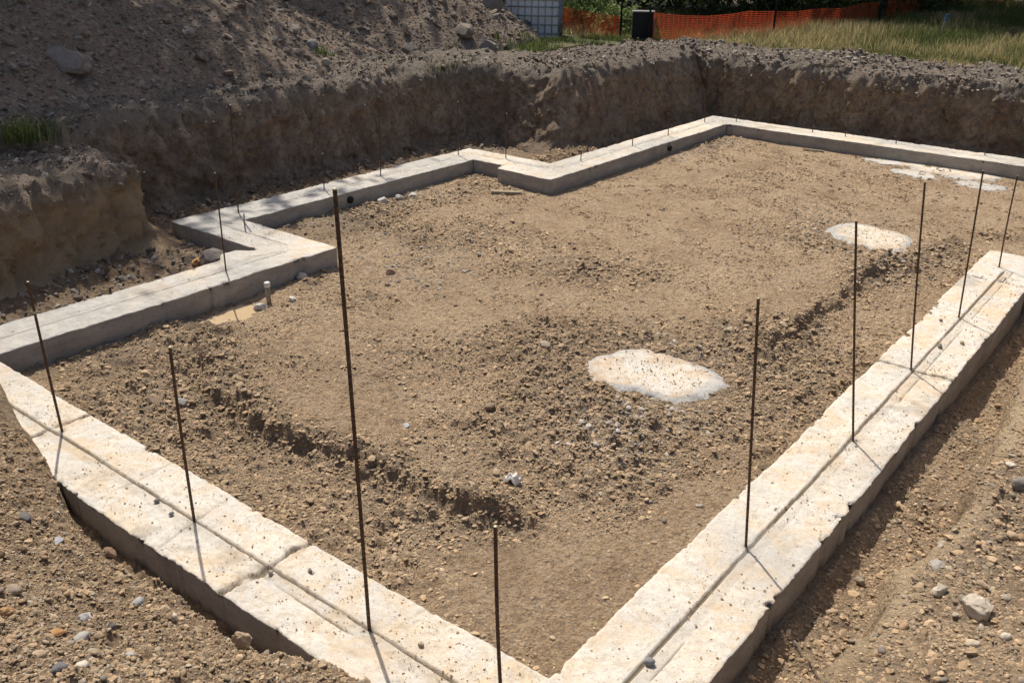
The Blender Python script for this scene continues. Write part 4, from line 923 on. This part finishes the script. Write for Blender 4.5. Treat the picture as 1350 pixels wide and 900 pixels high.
TREES = [(-20.2, 1.6, .5, 1.0), (-20.8, 9.0, 2.1, 1.0), (-23.2, 16.0, 4.0, .98), (-24.0, 22.0, 1.3, 1.05), (-33, 5.5, 3.2, 1.2), (-33, 14.5, .9, 1.25), (-18.5, 29.5, 2.7, 1.15), (-9.5, 32.5, 5.1, 1.2), (-3.0, 33.5, .2, 1.25), (5.0, 33.0, 3.8, 1.2), (-13.0, 37, 2.4, 1.35), (-26, 31, 1.7, 1.3), (1.5, 40, 4.4, 1.3), (12, 36, 2.9, 1.3)]
for i, (x, y, rz, s_) in enumerate(TREES):
    t = tr if i == 0 else copy_tree(tr, (0, 0, 0), 0, 1)
    t.location = (x, y, .95); t.rotation_euler.z = rz; t.scale = (s_,)*3
    tag(t, 'tall leafy tree rising out of the picture behind the soil heap' if i < 6 else 'tall leafy tree in the dark wood beyond the orange fence', 'tree', 'trees shading the heap' if i < 6 else 'trees of the dark wood')
# shrubs: the dark undergrowth behind the fence
def make_shrub(seed, R3, leaf, pal, clumps=60, per=60):
    root = empty('shrub', (0, 0, 0)); cr, C = crown_mesh('foliage', clumps, per, R3, leaf, pal, seed, -.5, .2); cr.location = (0, 0, R3[2]*.75); cr.parent = root
    parts = []
    for k in range(7): 
        c = C[k*3]; parts.append(tube_arrays([(0, 0, -.1), (c[0]*.3, c[1]*.3, R3[2]*.4), (c[0]*.9, c[1]*.9, R3[2]*.75+c[2]*.9)], [.035, .025, .008], 5))
    V, F = join_arrays(parts); mesh_np('stems', V, F, M['bark'], root); return root
sh = make_shrub(9, (2.3, 1.5, 1.7), .085, LEAF*.8, 70, 75)
SH = [(-20, 24), (-17.3, 24.5), (-15.4, 22.4), (-13.2, 24.2), (-11.6, 22.6), (-9.9, 25.2), (-11.5, 27.5), (-8.9, 28.3), (-13.8, 27.6), (-16.5, 28), (-9.8, 31.5), (-10.2, 35), (-8.0, 39), (-5, 41), (-2, 40), (1, 38), (4, 37), (-6.0, 37.5), (7, 36), (-17, 21.2)]
for i, (x, y) in enumerate(SH):
    t = sh if i == 0 else copy_tree(sh, (0, 0, 0), 0, 1); t.location = (x, y, .9); t.rotation_euler.z = random.uniform(0, 6.28); t.scale = (random.uniform(.9, 1.25),)*3
    tag(t, 'dark leafy shrub in the shaded undergrowth beyond the orange fence', 'shrub', 'shrubs of the undergrowth')
LG = np.array([(.20, .27, .08), (.26, .32, .11), (.16, .22, .07), (.30, .36, .16)])
for (x, y, s_, lab, sd) in ((-13.0, 19.4, 1.0, 'light green broad leaved shrub in sun just behind the bleached net', 71), (-11.9, 19.0, .75, 'smaller yellow green shrub behind the bleached net by its post', 72)):
    b_ = make_shrub(sd, (.8, .55, .55), .075, LG, 40, 26); b_.location = (x, y, .9); b_.scale = (s_,)*3; tag(b_, lab, 'shrub')
# ---------------------------------------------------------------- light, sky, camera
SUN_AZ = Vector((-.87, .50, 0)).normalized(); EL = math.radians(57)
sd_ = Vector((SUN_AZ.x*math.cos(EL), SUN_AZ.y*math.cos(EL), math.sin(EL)))
L = bpy.data.lights.new('sun', 'SUN'); L.energy = 4.5; L.angle = math.radians(.5); L.color = (1.0, .93, .82)
lo = bpy.data.objects.new('sun', L); COL.objects.link(lo); lo.rotation_euler = sd_.to_track_quat('Z', 'Y').to_euler()
w = bpy.data.worlds.new('World'); sc.world = w; w.use_nodes = True; nt = w.node_tree; nt.nodes.clear()
out = nt.nodes.new('ShaderNodeOutputWorld'); bg = nt.nodes.new('ShaderNodeBackground'); sky = nt.nodes.new('ShaderNodeTexSky')
sky.sky_type = 'NISHITA'; sky.dust_density = 4.0; sky.ozone_density = .6; sky.sun_disc = False; sky.sun_elevation = EL; sky.sun_rotation = math.atan2(SUN_AZ.x, SUN_AZ.y)
bg.inputs['Strength'].default_value = .115
nt.links.new(sky.outputs[0], bg.inputs[0]); nt.links.new(bg.outputs[0], out.inputs[0])
cam = bpy.data.cameras.new('camera'); cam.lens = 36*1218.6/1350; cam.sensor_width = 36; cam.clip_end = 2000; cam.clip_start = .05
co = bpy.data.objects.new('camera', cam); COL.objects.link(co)
pi_, ya_, ro_ = .418742, .662437, .0148872
def ray(x, y):
    c, s = math.cos(ro_), math.sin(ro_); x, y = c*x-s*y, s*x+c*y
    dx, dy, dz = x, math.cos(pi_)+y*math.sin(pi_), -math.sin(pi_)+y*math.cos(pi_)
    c, s = math.cos(ya_), math.sin(ya_); return Vector((c*dx-s*dy, s*dx+c*dy, dz))
f_ = ray(0, 0); r_ = ray(1, 0)-f_; u_ = ray(0, 1)-f_
mt = Matrix((r_, u_, -f_)).transposed().to_4x4(); mt.translation = (0, 0, 3.1); co.matrix_world = mt
sc.camera = co
sc.view_settings.view_transform = 'Standard'; sc.view_settings.look = 'None'; sc.view_settings.exposure = .08; sc.view_settings.gamma = 1; sc.view_settings.use_curve_mapping = False
